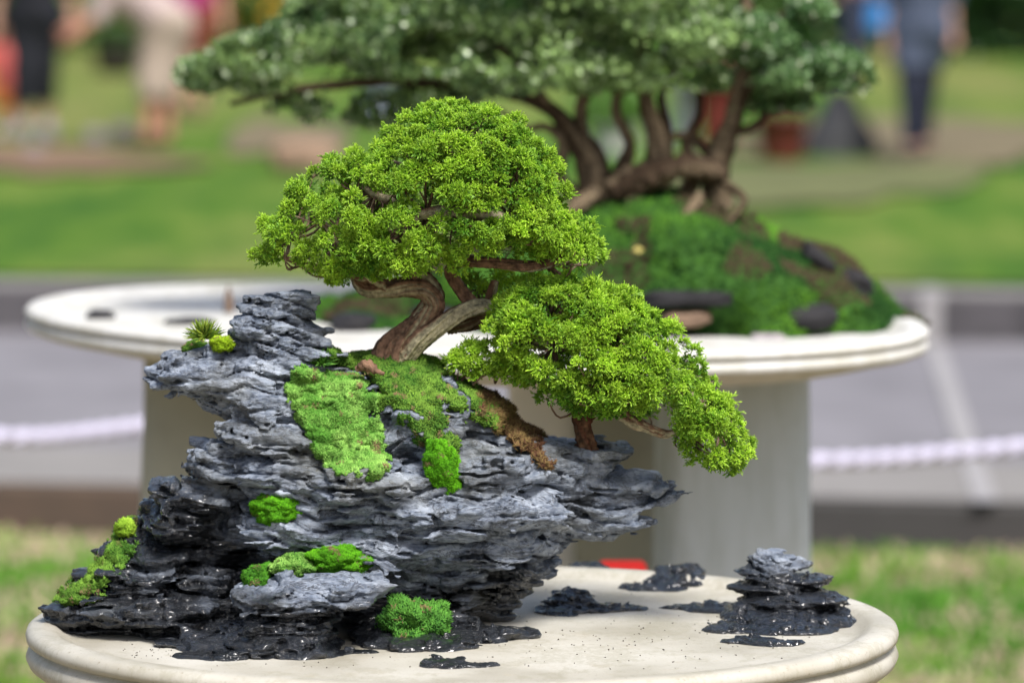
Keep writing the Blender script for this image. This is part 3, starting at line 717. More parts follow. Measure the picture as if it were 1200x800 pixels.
def cushion(label, u, v, ru, rh, cols, ln=.0028, wd=.0007, n=5000, depth=None, name='moss_cushion', group=None, sink=.35, lump=.28, spread=.8, tilt=0, dy=0, Y=None):
    p, nn = hit(u, v)
    if p is None: p = at(u, v, 4.79); nn = np.array([0, -1, 0])
    p = p + np.array([0, dy, 0])
    if Y: p = at(u, v, Y)
    rad = np.array([ru / 1000, (depth or ru * .8) / 1000, rh / 1000]); c_ = p + np.array([0, rad[1] * sink, -rad[2] * 0.1])
    k = 28; ph = np.linspace(-1, math.pi / 2 - 1e-3, k); th = np.linspace(0, 2 * math.pi, 44, endpoint=False)
    Pg, Tg = np.meshgrid(ph, th, indexing='ij')
    q = np.stack([np.cos(Pg) * np.cos(Tg), np.cos(Pg) * np.sin(Tg), np.sin(Pg)], -1).reshape(-1, 3)
    nz = 1 + lump * N(q[:, 0] * 2.5 + u, q[:, 1] * 2.5 + v, q[:, 2] * 2.5) + lump * .6 * N(q[:, 0] * 7 + u, q[:, 1] * 7, q[:, 2] * 7)
    V = q * rad * nz[:, None]
    if tilt: cz, sz = math.cos(tilt), math.sin(tilt); V = np.stack([V[:, 0] * cz - V[:, 2] * sz, V[:, 1], V[:, 0] * sz + V[:, 2] * cz], 1)
    V += c_
    F = []
    for i in range(k - 1):
        for j in range(44): j2 = (j + 1) % 44; F.append((i * 44 + j, i * 44 + j2, (i + 1) * 44 + j2, (i + 1) * 44 + j))
    F = np.array(F); P, Nn = sample_faces(V, F, n)
    s = np.sign(((P - c_) * Nn).sum(1).mean()); Nn *= s
    tv, tf, tc = moss_tufts(P, Nn, ln, wd, cols, spread)
    o = mesh(name, np.concatenate([V, tv]), F, M['moss'], None, np.concatenate([np.tile(np.array(cols[0]) * .8, (len(V), 1)), tc]), F3=tf + len(V))
    return tag(o, label, 'moss', group)
G1 = 'moss growing on the big rock'
PALE = [(0.085, 0.24, 0.03), (0.34, 0.58, 0.13)]; DEEP = [(0.045, 0.13, 0.016), (0.19, 0.34, 0.045)]; VIV = [(0.08, 0.28, 0.01), (0.15, 0.46, 0.012)]
moss_sheet('pale green grainy moss sheet running down the face left of the trunk', [(352, 425), (378, 432), (405, 428), (428, 440), (446, 462), (436, 486), (452, 512), (457, 545), (436, 562), (402, 560), (376, 538), (358, 505), (340, 478), (342, 448)],
           0.007, PALE, 0.0036, 0.0012, 26000, lump=.0035, lumpscale=8, group=G1)
moss_sheet('darker green mixed moss covering the crest under the trunk', [(385, 412), (420, 408), (445, 412), (480, 410), (520, 425), (560, 448), (598, 480), (600, 498), (560, 492), (522, 478), (520, 500), (540, 520), (534, 540), (504, 530), (478, 502), (455, 482), (438, 470), (446, 455), (425, 436), (395, 428)],
           0.007, DEEP, 0.0034, 0.0011, 22000, lump=.0035, lumpscale=12, group=G1)
cushion('bright green moss cushion at the foot of the trunk', 478, 428, 42, 13, [(0.09, 0.22, 0.012), (0.2, 0.38, 0.03)], n=7000, depth=30, group=G1)
cushion('vivid green tongue shaped moss cushion hanging below the dark crest moss', 520, 546, 19, 32, VIV, n=8000, depth=18, sink=.0, group=G1, tilt=.25)
cushion('vivid green round moss cushion alone on the left face of the rock', 323, 595, 29, 16, VIV, n=8000, depth=26, sink=.1, group=G1)
cushion('vivid green moss cushion on the low front shelf', 396, 656, 36, 17, VIV, n=8000, depth=32, Y=4.70, group=G1)
cushion('pale green grainy moss tuft on the low front shelf beside the vivid cushion', 343, 665, 24, 14, PALE, n=4500, depth=26, Y=4.69, group=G1, ln=.003, wd=.0009)
cushion('dark green moss cushion at the left end of the low front shelf', 304, 680, 19, 18, [(0.05, 0.18, 0.018), (0.1, 0.32, 0.02)], n=4000, depth=24, Y=4.70, group=G1)
cushion('fluffy dark green moss clump at the front foot of the rock', 487, 730, 38, 26, [(0.03, 0.12, 0.02), (0.12, 0.32, 0.045)], ln=.006, wd=.0013, n=7000, depth=34, Y=4.71, group=G1, spread=1.0, lump=.35)
moss_sheet('mottled green moss running down the outer edge of the left toe of the rock', [(64, 706), (84, 684), (106, 668), (122, 648), (134, 626), (142, 608), (156, 610), (160, 640), (150, 664), (136, 684), (112, 696), (84, 708)],
           0.005, DEEP, 0.004, 0.0012, 9000, group=G1, lump=.004, lumpscale=9)
cushion('small yellow green moss tuft at the top of the left toe of the rock', 146, 618, 10, 9, [(0.17, 0.32, 0.02), (0.4, 0.6, 0.06)], ln=.004, wd=.001, n=2500, depth=14, group=G1, spread=.9, lump=.25, Y=4.80)
def spiky(label, u, v, r, pal, dz=0, n=260, dy=0):
    p, nn = hit(u, v)
    if p is None: p = at(u, v, 4.8)
    p = p + np.array([0, dy, dz]); D = rng.normal(size=(n, 3)); D[:, 2] = np.abs(D[:, 2]) * .9 + .1; D /= np.linalg.norm(D, axis=1, keepdims=True)
    w_ = rng.random(n)[:, None]; col = np.array(pal[0]) * (1 - w_) + np.array(pal[1]) * w_
    V, F, c = blades(p + D * r * .15, D, rng.uniform(.6, 1.05, n) * r, .0011, col * .7, col * 1.4)
    return tag(mesh('moss_tuft', V, F, M['moss'], None, c), label, 'moss', G1)
spiky('spiky yellow green moss tuft on the ledge left of the rock spire', 240, 401, .024, [(0.07, 0.16, 0.02), (0.28, 0.36, 0.04)], dz=.004)
cushion('dark green moss pad under the spiky yellow green tuft', 228, 408, 15, 9, DEEP, n=1500, depth=14, group=G1)
cushion('smooth yellow green moss pad between the spiky tuft and the spire', 259, 403, 13, 8, [(0.2, 0.34, 0.01), (0.32, 0.48, 0.02)], n=2500, depth=12, group=G1)
spiky('spiky deep green moss tuft right of the rock spire', 376, 428, .02, [(0.04, 0.12, 0.02), (0.12, 0.28, 0.04)])
# peat and roots sliding down the right shoulder
moss_sheet('brown fibrous peat strip with olive moss down the right shoulder of the rock', [(545, 448), (575, 462), (602, 480), (640, 512), (655, 540), (640, 552), (618, 530), (590, 502), (560, 478), (540, 462)],
           0.007, [(0.13, 0.06, 0.035), (0.27, 0.21, 0.07)], 0.006, 0.0010, 7000, lump=.006, lumpscale=9, name='peat_strip', cat='peat')

# ------------------------------------------------------------------ the juniper
TY = 4.84
def tp(u, v, dy=0): return at(u, v, TY + dy / 1000)
base_pt = tp(463, 420)
tree = thing('bonsai_tree', tuple(base_pt), 'small bright green juniper bonsai with twisted trunk growing on the craggy rock', 'bonsai')
RED, OLV = (.24, .14, .09), (.48, .43, .28)
kw = dict(mat=M['bark'], parent=tree)
def limb(name, pts, rad, **k):
    return tube_obj(name, [tp(*p) for p in pts], [r_ / 1000 for r_ in rad], M['bark'], tree, **{**dict(colA=RED, colB=OLV, lobe=.26, sides=48, per=18), **k})
limb('trunk', [(455, 436, -5), (464, 412, -4), (480, 392, -2), (500, 372, 0), (510, 356, 0), (500, 340, 0), (478, 336, 0), (452, 338, 0), (430, 336, 4), (418, 322, 8), (412, 300, 12)], [20, 19, 13.5, 12.5, 12, 11, 11, 10, 10, 8, 5], seed=1, twist=4)
limb('branch', [(474, 416, -8), (490, 400, -12), (512, 384, -14), (536, 368, -8), (556, 361, 0), (576, 362, 4), (596, 376, 0), (618, 394, -4), (648, 404, -8), (680, 400, -10), (712, 396, -10)], [13, 11, 9, 9, 10, 8.5, 8, 7, 7, 5, 3], seed=2, twist=4)
limb('branch', [(492, 376, 6), (508, 352, 10), (500, 334, 12), (486, 322, 10), (480, 300, 8), (488, 272, 0), (500, 248, -20)], [12, 12, 11, 9, 8, 7, 5], seed=3)
limb('branch', [(524, 380, 20), (550, 378, 30), (570, 372, 30), (575, 350, 20), (580, 330, 10)], [9, 9, 8, 6, 4], seed=4)
limb('branch', [(556, 361, 4), (540, 340, 10), (528, 318, 5), (540, 306, -20), (580, 308, -40), (620, 312, -46), (655, 306, -40), (680, 300, -30)], [8, 7, 7, 6, 6, 6, 5, 3], seed=5)
limb('branch', [(486, 322, 0), (478, 290, -30), (474, 262, -60), (466, 240, -74), (440, 228, -70), (420, 215, -60)], [7, 7, 7, 7, 5, 3], seed=6, sides=16)
limb('branch', [(474, 262, -60), (500, 250, -76), (540, 248, -82), (580, 252, -78), (610, 258, -60)], [6, 6, 7, 6, 4], seed=7, sides=16)
limb('branch', [(452, 338, 0), (430, 322, -40), (410, 300, -60), (395, 280, -66), (380, 262, -60)], [6, 5, 5, 4, 3], seed=8, sides=16)
limb('branch', [(430, 326, 0), (390, 318, -20), (355, 310, -24), (330, 300, -20)], [6, 5, 4, 3], seed=9, sides=14)
limb('branch', [(680, 400, -10), (700, 430, -30), (712, 460, -40), (728, 484, -30), (748, 496, -24), (780, 508, -20), (800, 500, -20), (820, 480, -10)], [7, 6, 6, 7, 7, 5, 4, 3], seed=10, sides=16)
limb('branch', [(712, 396, -10), (750, 410, 0), (790, 440, 0), (820, 470, 0), (845, 500, 0)], [6, 5, 5, 4, 3], seed=11, sides=14)
limb('branch', [(596, 376, 0), (592, 400, -10), (582, 425, -20), (560, 440, -24), (548, 436, -20)], [5, 4.5, 4, 3.5, 2], seed=12, sides=14)
limb('branch', [(780, 508, -20), (760, 500, -40), (742, 490, -46), (720, 470, -46)], [4, 4, 3, 3], seed=13, sides=12)
# old stump under the lower pad
sp, _ = hit(686, 522)
sb = tp(686, 524, 20)
tube_obj('branch_stub', [tp(686, 530, -10), tp(686, 515, -10), tp(684, 498, -10), (tp(685, 488, -10)), tp(690, 470, -8), tp(700, 440, -8)], [.011, .0105, .0105, .013, .006, .004], M['bark'], tree, lobe=.35, sides=24, colA=(.13, .05, .03), colB=(.16, .09, .05), seed=14, per=8)
# bare surface roots near the trunk
tubes_obj('root', [([tp(418, 432, -66), tp(430, 428, -70), tp(442, 436, -76)], [.004, .006, .003]), ([tp(426, 424, -66), tp(436, 432, -74), tp(450, 438, -76)], [.003, .004, .002])], M['bark'], tree, colA=RED, colB=(.25, .15, .1), lobe=.3, sides=10)

def crown(polys, Dmax, Ecut, spacing, gaps, name, sprigs=100, ymid=0, inner=0.5, twig_roots=None, bright=1.0, rr=(6.5, 13), flatbot=True):
    """foliage pad: clumps of tiny scale leaved sprigs all over a lens shaped volume whose outline follows poly"""
    P3 = np.array([tp(u, v, ymid) for u, v in polys]); P2 = P3[:, [0, 2]]; y0 = TY + ymid / 1000
    x0, z0 = P2.min(0); x1, z1 = P2.max(0); cx, cz = (x0 + x1) / 2, z0 + (z1 - z0) * .4
    cen = []
    def layer(sp, f0, f1, prob):
        xs = np.arange(x0, x1, sp); zs = np.arange(z0, z1, sp); gx, gz = np.meshgrid(xs, zs); gx = gx.ravel(); gz = gz.ravel()
        gx = gx + rng.uniform(-.5, .5, len(gx)) * sp; gz = gz + rng.uniform(-.5, .5, len(gx)) * sp
        s = poly_sd(gx, gz, P2); k = (s > 0.004) & (rng.random(len(gx)) < prob)
        gx, gz, s = gx[k], gz[k], s[k]
        dep = Dmax * np.sqrt(1 - (1 - np.clip(s / Ecut, 0, 1)) ** 2)
        y = y0 + dep * rng.uniform(f0, f1, len(gx))
        for a_, b_, c_ in zip(gx, y, gz): cen.append((a_, b_, c_))
    layer(spacing, -1.05, -.8, 1); layer(spacing * 1.5, -1.12, -.85, .6); layer(spacing * 1.1, -.75, -.35, .95); layer(spacing * 1.25, -.3, .4, inner); layer(spacing * 1.2, .7, 1.0, .9)
    cen = np.array(cen)
    # gaps where bare wood shows
    for (gu, gv, ga, gb) in gaps:
        g3 = tp(gu, gv, -60); k = ((cen[:, 0] - g3[0]) / (ga / 1000)) ** 2 + ((cen[:, 2] - g3[2]) / (gb / 1000)) ** 2 > 1
        k |= cen[:, 1] > y0 - .01; cen = cen[k]
    # thin out by noise so pads break into tufts
    nz = N(cen[:, 0] * 22, cen[:, 1] * 22, cen[:, 2] * 26); sd_e = poly_sd(cen[:, 0], cen[:, 2], P2); keep_e = (sd_e > .016) | (rng.random(len(cen)) < .8)
    cen = cen[keep_e & (nz > -0.58) & ((cen[:, 1] > y0) | (N(cen[:, 0] * 40, 7, cen[:, 2] * 55) > -.5))]
    n = len(cen); rad = rng.uniform(rr[0], rr[1], n) / 1000
    nrm = np.stack([(cen[:, 0] - cx) / (x1 - x0) * 1.6, (cen[:, 1] - y0) / Dmax * .9, (cen[:, 2] - cz) / (z1 - z0) * 1.3 + .55], 1)
    nrm /= np.linalg.norm(nrm, axis=1, keepdims=True)
    ci = np.repeat(np.arange(n), sprigs)
    D = rng.normal(size=(len(ci), 3)); D /= np.linalg.norm(D, axis=1, keepdims=True)
    D = D + nrm[ci] * .55; D /= np.linalg.norm(D, axis=1, keepdims=True)
    k = (D * nrm[ci]).sum(1) > -.25; ci, D = ci[k], D[k]
    m_ = len(ci); L = rad[ci] * rng.uniform(.3, .85, m_) * np.where(rng.random(m_) < .07, 1.6, 1)
    jit = 1 + .25 * N(D[:, 0] * 2 + ci * 3.1, D[:, 1] * 2, D[:, 2] * 2)
    P = cen[ci] + D * (rad[ci] * .55 * jit)[:, None]
    cb = rng.random(n)[ci] * .5 - .06 + rng.random(m_) * .35 + .38 * np.clip((D * nrm[ci]).sum(1), 0, 1) + .3 * N(P[:, 0] * 18, P[:, 1] * 18, P[:, 2] * 18)  # sprigs facing out and up coloured lighter, painting lit clump tops
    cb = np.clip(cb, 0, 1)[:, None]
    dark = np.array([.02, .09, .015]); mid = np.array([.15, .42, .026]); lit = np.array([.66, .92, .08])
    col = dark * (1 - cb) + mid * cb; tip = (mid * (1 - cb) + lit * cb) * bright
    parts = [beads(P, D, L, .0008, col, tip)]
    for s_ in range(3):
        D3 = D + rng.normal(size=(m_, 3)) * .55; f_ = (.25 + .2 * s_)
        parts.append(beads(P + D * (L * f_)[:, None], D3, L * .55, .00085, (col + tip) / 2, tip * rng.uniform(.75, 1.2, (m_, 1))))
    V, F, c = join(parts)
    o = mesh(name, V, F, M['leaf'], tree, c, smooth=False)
    # fine twigs from the limbs to the clumps
    if twig_roots is not None:
        roots = np.array([tp(*q) for q in twig_roots]); specs = []
        sel = rng.permutation(n)[:int(n * .42)]
        for i in sel:
            d_ = np.linalg.norm(roots - cen[i], axis=1); r0 = roots[d_.argmin()]
            mid_ = (r0 + cen[i]) / 2 + rng.normal(size=3) * .008 + np.array([0, 0, -.006])
            specs.append(([r0, mid_, cen[i]], [.0022, .0014, .0006]))
        ob = tubes_obj('twigs', specs, M['bark'], tree, lobe=.2, sides=5, per=4, colA=(.2, .12, .08), colB=(.26, .19, .13)); ob['kind'] = 'stuff'
    return n
polyA = [(284, 283), (300, 264), (328, 248), (334, 226), (356, 210), (374, 190), (402, 180), (432, 170), (455, 152), (470, 138), (492, 128), (530, 119), (572, 121), (602, 136), (626, 156), (650, 182), (664, 212), (672, 246), (694, 262), (710, 290), (700, 308), (682, 316), (650, 312), (610, 306), (570, 312), (545, 318), (520, 316), (500, 328), (470, 332), (430, 327), (398, 333), (372, 318), (345, 300), (320, 306), (298, 299)]
crown(polyA, .115, .075, .0130, [(452, 237, 34, 11), (500, 236, 18, 24), (560, 250, 56, 10), (610, 308, 46, 7), (400, 256, 10, 14), (465, 275, 14, 20), (395, 290, 12, 14), (655, 308, 30, 7)], 'crown',
      twig_roots=[(420, 300, 10), (480, 290, 0), (474, 262, -60), (440, 228, -60), (500, 250, -60), (540, 248, -60), (600, 258, -50), (395, 280, -50), (355, 308, -10), (580, 308, -30), (640, 308, -30), (488, 200, 0), (540, 190, 0), (590, 200, 0), (520, 160, 0), (640, 240, 0), (340, 280, 0)])
polyB = [(572, 372), (584, 350), (606, 334), (640, 324), (682, 318), (722, 330), (750, 350), (772, 372), (800, 386), (816, 404), (822, 434), (846, 452), (862, 482), (878, 506), (884, 530), (874, 546), (846, 552), (812, 543), (792, 528), (790, 508), (758, 496), (722, 492), (692, 487), (668, 480), (640, 470), (622, 450), (604, 432), (580, 424), (560, 410), (560, 390)]
crown(polyB, .09, .06, .0130, [(640, 404, 40, 8), (745, 496, 40, 12), (700, 455, 16, 7), (842, 512, 12, 6), (650, 425, 24, 6)], 'crown', ymid=-15,
      twig_roots=[(618, 394, -4), (648, 404, -8), (680, 400, -10), (712, 396, -10), (712, 460, -40), (748, 496, -24), (790, 440, 0), (820, 470, 0), (845, 500, 0), (800, 500, -20), (690, 470, -8), (650, 370, 0), (700, 360, 0)])
polyC = [(524, 428), (530, 414), (552, 402), (576, 400), (600, 412), (622, 440), (616, 452), (590, 450), (566, 444), (545, 440)]
crown(polyC, .03, .02, .0125, [], 'crown', ymid=-20, inner=.4, sprigs=90, twig_roots=[(592, 400, -10), (582, 425, -20), (560, 440, -24), (548, 436, -20)], rr=(7, 11))
polyD = [(525, 330), (560, 312), (640, 312), (660, 326), (600, 340), (585, 356), (560, 350), (535, 352)]
crown(polyD, .03, .02, .016, [], 'crown', ymid=60, inner=.3, sprigs=70, twig_roots=[(575, 350, 20), (580, 330, 10), (560, 340, 40), (620, 330, 40)], rr=(8, 11))

# ------------------------------------------------------------------ rear bonsai on the white table
BY = D2 + .08
def bp(u, v, dy=0): return at(u, v, BY + dy / 1000)
old = thing('bonsai_tree', tuple(bp(760, 235)), 'big old dark green bonsai with several brown trunks on the white rear table', 'bonsai')
BR, BR2 = (.065, .042, .026), (.20, .15, .095)
def limb2(name, pts, rad, **k):
    s = BY / 4800
    return tube_obj(name, [bp(*p) for p in pts], [r_ * s * .62 for r_ in rad], M['bark'], old, **{**dict(colA=BR, colB=BR2, lobe=.3, sides=18, per=10), **k})
limb2('trunk', [(845, 250), (838, 215), (842, 180), (858, 140), (872, 90), (880, 40), (870, -20)], [30, 24, 22, 17, 15, 13, 9], seed=21)
limb2('trunk', [(705, 245), (700, 210), (690, 180), (668, 150), (640, 125), (600, 112), (540, 100), (470, 96), (400, 100), (330, 108), (270, 122)], [30, 26, 24, 18, 14, 12, 12, 10, 8, 6, 4], seed=22)
limb2('trunk', [(755, 240), (770, 200), (768, 160), (758, 120), (752, 70), (758, 10), (750, -60)], [28, 24, 18, 15, 14, 12, 8], seed=23)
limb2('trunk', [(720, 225, -40), (755, 208, -60), (800, 196, -60), (845, 205, -30)], [24, 26, 24, 20], seed=24)
limb2('branch', [(780, 190, 20), (782, 150, 20), (775, 110, 20), (790, 80, 20)], [10, 9, 8, 6], seed=25)
limb2('branch', [(690, 180), (680, 140), (690, 100), (720, 84), (760, 88)], [12, 11, 10, 8, 6], seed=26)
limb2('branch', [(862, 130), (880, 100), (920, 112), (950, 100), (990, 104)], [12, 10, 8, 7, 4], seed=27)
limb2('branch', [(872, 70), (900, 30), (940, 10), (985, 16)], [9, 8, 6, 4], seed=28)
limb2('branch', [(640, 125, -30), (620, 90, -30), (590, 60, -30), (540, 40, -30)], [10, 8, 7, 4], seed=29)
limb2('trunk', [(800, 240), (812, 205), (805, 170), (820, 130), (815, 90)], [16, 14, 10, 9, 7], seed=41)
limb2('trunk', [(735, 240), (728, 205), (738, 170), (722, 130), (730, 90)], [18, 15, 11, 9, 7], seed=42)
limb2('trunk', [(680, 236), (655, 205), (660, 170), (640, 150), (615, 150), (585, 130)], [16, 13, 10, 8, 6, 4], seed=43)
limb2('branch', [(838, 190), (815, 165), (790, 160), (765, 175)], [9, 8, 7, 6], seed=44)
limb2('branch', [(845, 160), (880, 150), (905, 128), (930, 122)], [8, 7, 6, 4], seed=45)
limb2('root', [(820, 232, -60), (800, 250, -110), (775, 262, -120)], [12, 9, 5], seed=46)
limb2('root', [(745, 232, -60), (735, 250, -100), (715, 262, -110)], [14, 10, 5], seed=47)
limb2('root', [(850, 215, -50), (872, 235, -80), (852, 262, -100)], [8, 6, 4], seed=31)
limb2('root', [(700, 225, -60), (670, 245, -80), (640, 262, -80)], [14, 10, 5], seed=32)
def leafpad(name, lumps, n, size, pals, parent, Yb, m=M['leaf2']):
    s = Yb / 4800; P = []; 
    wts = np.array([l[2] * l[3] for l in lumps], float); wts /= wts.sum()
    cnt = (wts * n).astype(int)
    for (u, v, ru, rv, dy, rd), k in zip(lumps, cnt):
        q = rng.normal(size=(k, 3)); q /= np.linalg.norm(q, axis=1, keepdims=True); q *= rng.uniform(.45, 1, (k, 1)) ** .5
        P.append(at(u, v, Yb + dy / 1000) + q * np.array([ru * s, rd / 1000, rv * s]))
    P = np.concatenate(P)
    nz = N(P[:, 0] * 14, P[:, 1] * 14, P[:, 2] * 20); P = P[nz > -.12]; n = len(P)
    D = rng.normal(size=(n, 3)) + np.array([0, 0, .8]); wv = np.clip(rng.random(n) * .7 + .5 * N(P[:, 0] * 9, P[:, 1] * 9, P[:, 2] * 9 + 5) + .15, 0, 1)[:, None]
    col = np.array(pals[0]) * (1 - wv) + np.array(pals[1]) * wv
    pale = (rng.random(n) < .05)[:, None]; col = np.where(pale, np.array(pals[2]), col)  # scattered pale leaves paint gloss highlights into the canopy colour
    V, F, c = blades(P, D, size * rng.uniform(.7, 1.3, n), size * .34, col, col * 1.2)
    return mesh(name, V, F, m, parent, c, smooth=False)
palD = [(.035, .08, .025), (.25, .38, .12), (.5, .6, .38)]
leafpad('crown', [(240, 88, 34, 22, 0, 120), (300, 72, 60, 34, 0, 160), (380, 50, 80, 42, 0, 200), (460, 50, 90, 44, 0, 240), (330, 104, 60, 14, 0, 90), (420, 20, 90, 44, 40, 200), (500, 78, 60, 20, 0, 150)], 27000, .0125, palD, old, BY)
leafpad('crown', [(560, 60, 90, 44, 0, 260), (640, 60, 100, 48, 0, 280), (720, 50, 90, 44, 0, 260), (600, 0, 150, 50, 0, 260), (740, -20, 140, 60, 0, 260), (800, 40, 90, 44, 0, 240), (640, -80, 220, 60, 0, 240), (590, 100, 60, 14, -40, 120), (670, 98, 50, 16, -60, 100), (740, 96, 50, 14, -60, 100), (820, 96, 40, 14, -60, 80), (560, 118, 30, 10, 0, 60)], 36000, .0125, palD, old, BY)
leafpad('crown', [(880, 50, 60, 34, 0, 150), (920, 90, 60, 24, 0, 150), (965, 80, 50, 26, 0, 120), (1005, 92, 26, 16, 0, 80), (840, 96, 30, 14, -30, 80), (905, 122, 50, 10, 0, 80), (950, 12, 30, 16, 0, 90)], 13000, .0125, [(.05, .12, .04), (.16, .28, .09), (.62, .66, .5)], old, BY)
leafpad('crown', [(385, 128, 40, 16, 60, 90), (440, 132, 44, 20, 60, 90), (500, 118, 44, 14, 20, 90), (300, 118, 50, 12, 20, 90)], 2200, .0135, palD, old, BY)
# moss mound under it
def mound_f(p):
    d = np.full(len(p), 1.0)
    for (u, v, ru, rv, dy, rd) in MND:
        Y = BY + dy / 1000; s = Y / 4800
        d = smin(d, ell(p, at(u, v, Y), np.array([ru * s, rd / 1000, rv * s])), .05)
    return d
MND = [(770, 300, 130, 70, -20, 220), (830, 345, 190, 70, -60, 260), (690, 350, 200, 70, -20, 260), (900, 385, 150, 55, -80, 210), (700, 395, 300, 30, -60, 330), (480, 395, 150, 36, 40, 220), (1000, 388, 80, 24, -120, 130), (945, 355, 100, 44, -70, 180), (420, 385, 70, 30, 60, 150)]
def mound_d(p):
    return np.maximum(mound_f(p) - .022 * N(p[:, 0] * 12, p[:, 1] * 12, p[:, 2] * 14) - .006 * N(p[:, 0] * 40, p[:, 1] * 40, p[:, 2] * 40), TZ2 - .02 - p[:, 2])
lo2 = np.array([at(300, 300, BY)[0], BY - .45, TZ2 - .04]); hi2 = np.array([at(1090, 300, BY)[0], BY + .36, at(700, 215, BY)[2]])
MV, MF = polygonize(mound_f, mound_d, lo2, hi2, .009, .04)
mn, _ = vnormals(MV, MF)
if mn[:, 2].mean() < 0: MF = MF[:, ::-1].copy()
P, Nn = sample_faces(MV, MF, 26000)
wv = np.clip(.42 + 1.1 * N(P[:, 0] * 7, P[:, 1] * 7, P[:, 2] * 9) + rng.normal(size=len(P)) * .2, 0, 1)[:, None]
soil = (N(P[:, 0] * 11 + 4, P[:, 1] * 11, P[:, 2] * 13) > .36)[:, None] | ((P[:, 0] > at(905, 300, BY)[0]) & (N(P[:, 0] * 16 + 4, P[:, 1] * 16, P[:, 2] * 16) > .05) & (P[:, 2] > at(900, 345, BY)[2]))[:, None]
mc = np.array([.014, .055, .010]) * (1 - wv) + np.array([.11, .27, .025]) * wv; mc = np.where(soil, np.array([.06, .045, .025]), mc)
tv, tf, tc = spikes(P, Nn + rng.normal(size=(len(P), 3)) * .5, rng.uniform(.006, .014, len(P)), .003, mc, 3, mc * 1.3)
mound = mesh('moss_mound', np.concatenate([MV, tv]), MF, M['moss'], None, np.concatenate([np.tile([[.04, .11, .018]], (len(MV), 1)), tc]), F3=tf + len(MV))
tag(mound, 'wide deep green moss mound around the old bonsai on the rear table', 'moss')
MV_b = BVHTree.FromPolygons([tuple(v_) for v_ in MV], [tuple(int(i) for i in f) for f in MF])
M['dark_stone'] = plain('dark_stone', (.02, .019, .021), .8, .4, 20); M['pale_stone'] = plain('pale_stone', (.3, .27, .28), .8, .3, 20); M['brown_stone'] = plain('brown_stone', (.24, .16, .11), .8, .3, 20)
def lump(name, c_, r_, m, label, cat, group=None, seed=0, rz=0, flat=.7):
    k = 16; th = np.linspace(0, 2 * math.pi, 24, endpoint=False); ph = np.linspace(-math.pi / 2 + .01, math.pi / 2 - .01, k)
    Pg, Tg = np.meshgrid(ph, th, indexing='ij'); q = np.stack([np.cos(Pg) * np.cos(Tg), np.cos(Pg) * np.sin(Tg), np.sin(Pg)], -1).reshape(-1, 3)
    q = np.sign(q) * np.abs(q) ** flat
    q = q * (1 + .18 * N(q[:, 0] * 1.6 + seed, q[:, 1] * 1.6, q[:, 2] * 1.6) + .09 * N(q[:, 0] * 4 + seed, q[:, 1] * 4, q[:, 2] * 5))[:, None]
    V = q * np.array(r_); cz, sz = math.cos(rz), math.sin(rz); V = np.stack([V[:, 0] * cz - V[:, 2] * sz, V[:, 1], V[:, 0] * sz + V[:, 2] * cz], 1) + np.array(c_)
    F = np.array([(i * 24 + j, i * 24 + (j + 1) % 24, (i + 1) * 24 + (j + 1) % 24, (i + 1) * 24 + j) for i in range(k - 1) for j in range(24)])
    return tag(mesh(name, V, F, m, None, smooth=True), label, cat, group)
def on_mound(u, v):
    p = at(u, v, 1.0); h_ = MV_b.ray_cast(Vector((0, 0, CAMZ)), Vector((p[0], p[1], p[2] - CAMZ)).normalized())
    return np.array(h_[0]) if h_[0] is not None else at(u, v, BY)
G2 = 'stones set in the moss of the rear table'
s_ = BY / 4800
for (u, v, a_, b_, m_, lab, rz) in [(803, 350, 54, 10, 'dark_stone', 'long flat black stone set in the moss mound of the rear table', 0), (805, 373, 30, 10, 'brown_stone', 'flat brown stone just under the long black one on the rear table', .05), (948, 372, 32, 17, 'dark_stone', 'blocky black stone low in the moss near the right rim of the rear table', 0), (1003, 331, 24, 13, 'dark_stone', 'grey black stone on the right slope of the moss mound', -.5),
                                    (960, 304, 24, 9, 'dark_stone', 'dark brown stone highest on the right slope of the moss mound', -.7), (525, 378, 44, 20, 'dark_stone', 'dark stone in the moss behind the trunk of the small juniper', 0), (415, 385, 28, 16, 'dark_stone', 'dark stone in the moss just right of the rock spire', 0), (900, 396, 20, 7, 'pale_stone', 'small pale stone at the front edge of the moss mound', 0)]:
    p = on_mound(u, v); lump('stone', p + [0, .02, 0], (a_ * s_, .05, b_ * s_), M[m_], lab, 'stone', G2, seed=u, rz=rz)
p = on_z(118, 372, TZ2 - .016); lump('stone', p, (17 * s_, .03, 9 * s_), M['dark_stone'], 'small black stone alone on the bare left end of the rear table', 'stone', G2, seed=3)
p = on_z(268, 366, TZ2 - .016)
fig = tag(mesh('rock_pinnacle', *tube([p, p + [0, 0, .02], p + [0, 0, .045]], [.008, .006, .0015], sides=10, lobe=.3)[:2], M['brown_stone']), 'thin brown rock pinnacle standing on the rear table left of the spire', 'stone', G2)
p = on_z(222, 378, TZ2 - .016); lump('stone', p, (30 * s_, .04, 5 * s_), M['dark_stone'], 'flat dark stone on the rear table behind the spiky tuft', 'stone', G2, seed=8)
M['yleaf'] = plain('yellow_leaf', (.5, .42, .12), .6, .1, 20)
p = on_mound(748, 294); lump('fallen_leaf', p + [0, -.004, 0], (.009, .003, .007), M['yleaf'], 'yellow fallen leaf on the moss of the rear table', 'leaf', seed=5, flat=1)

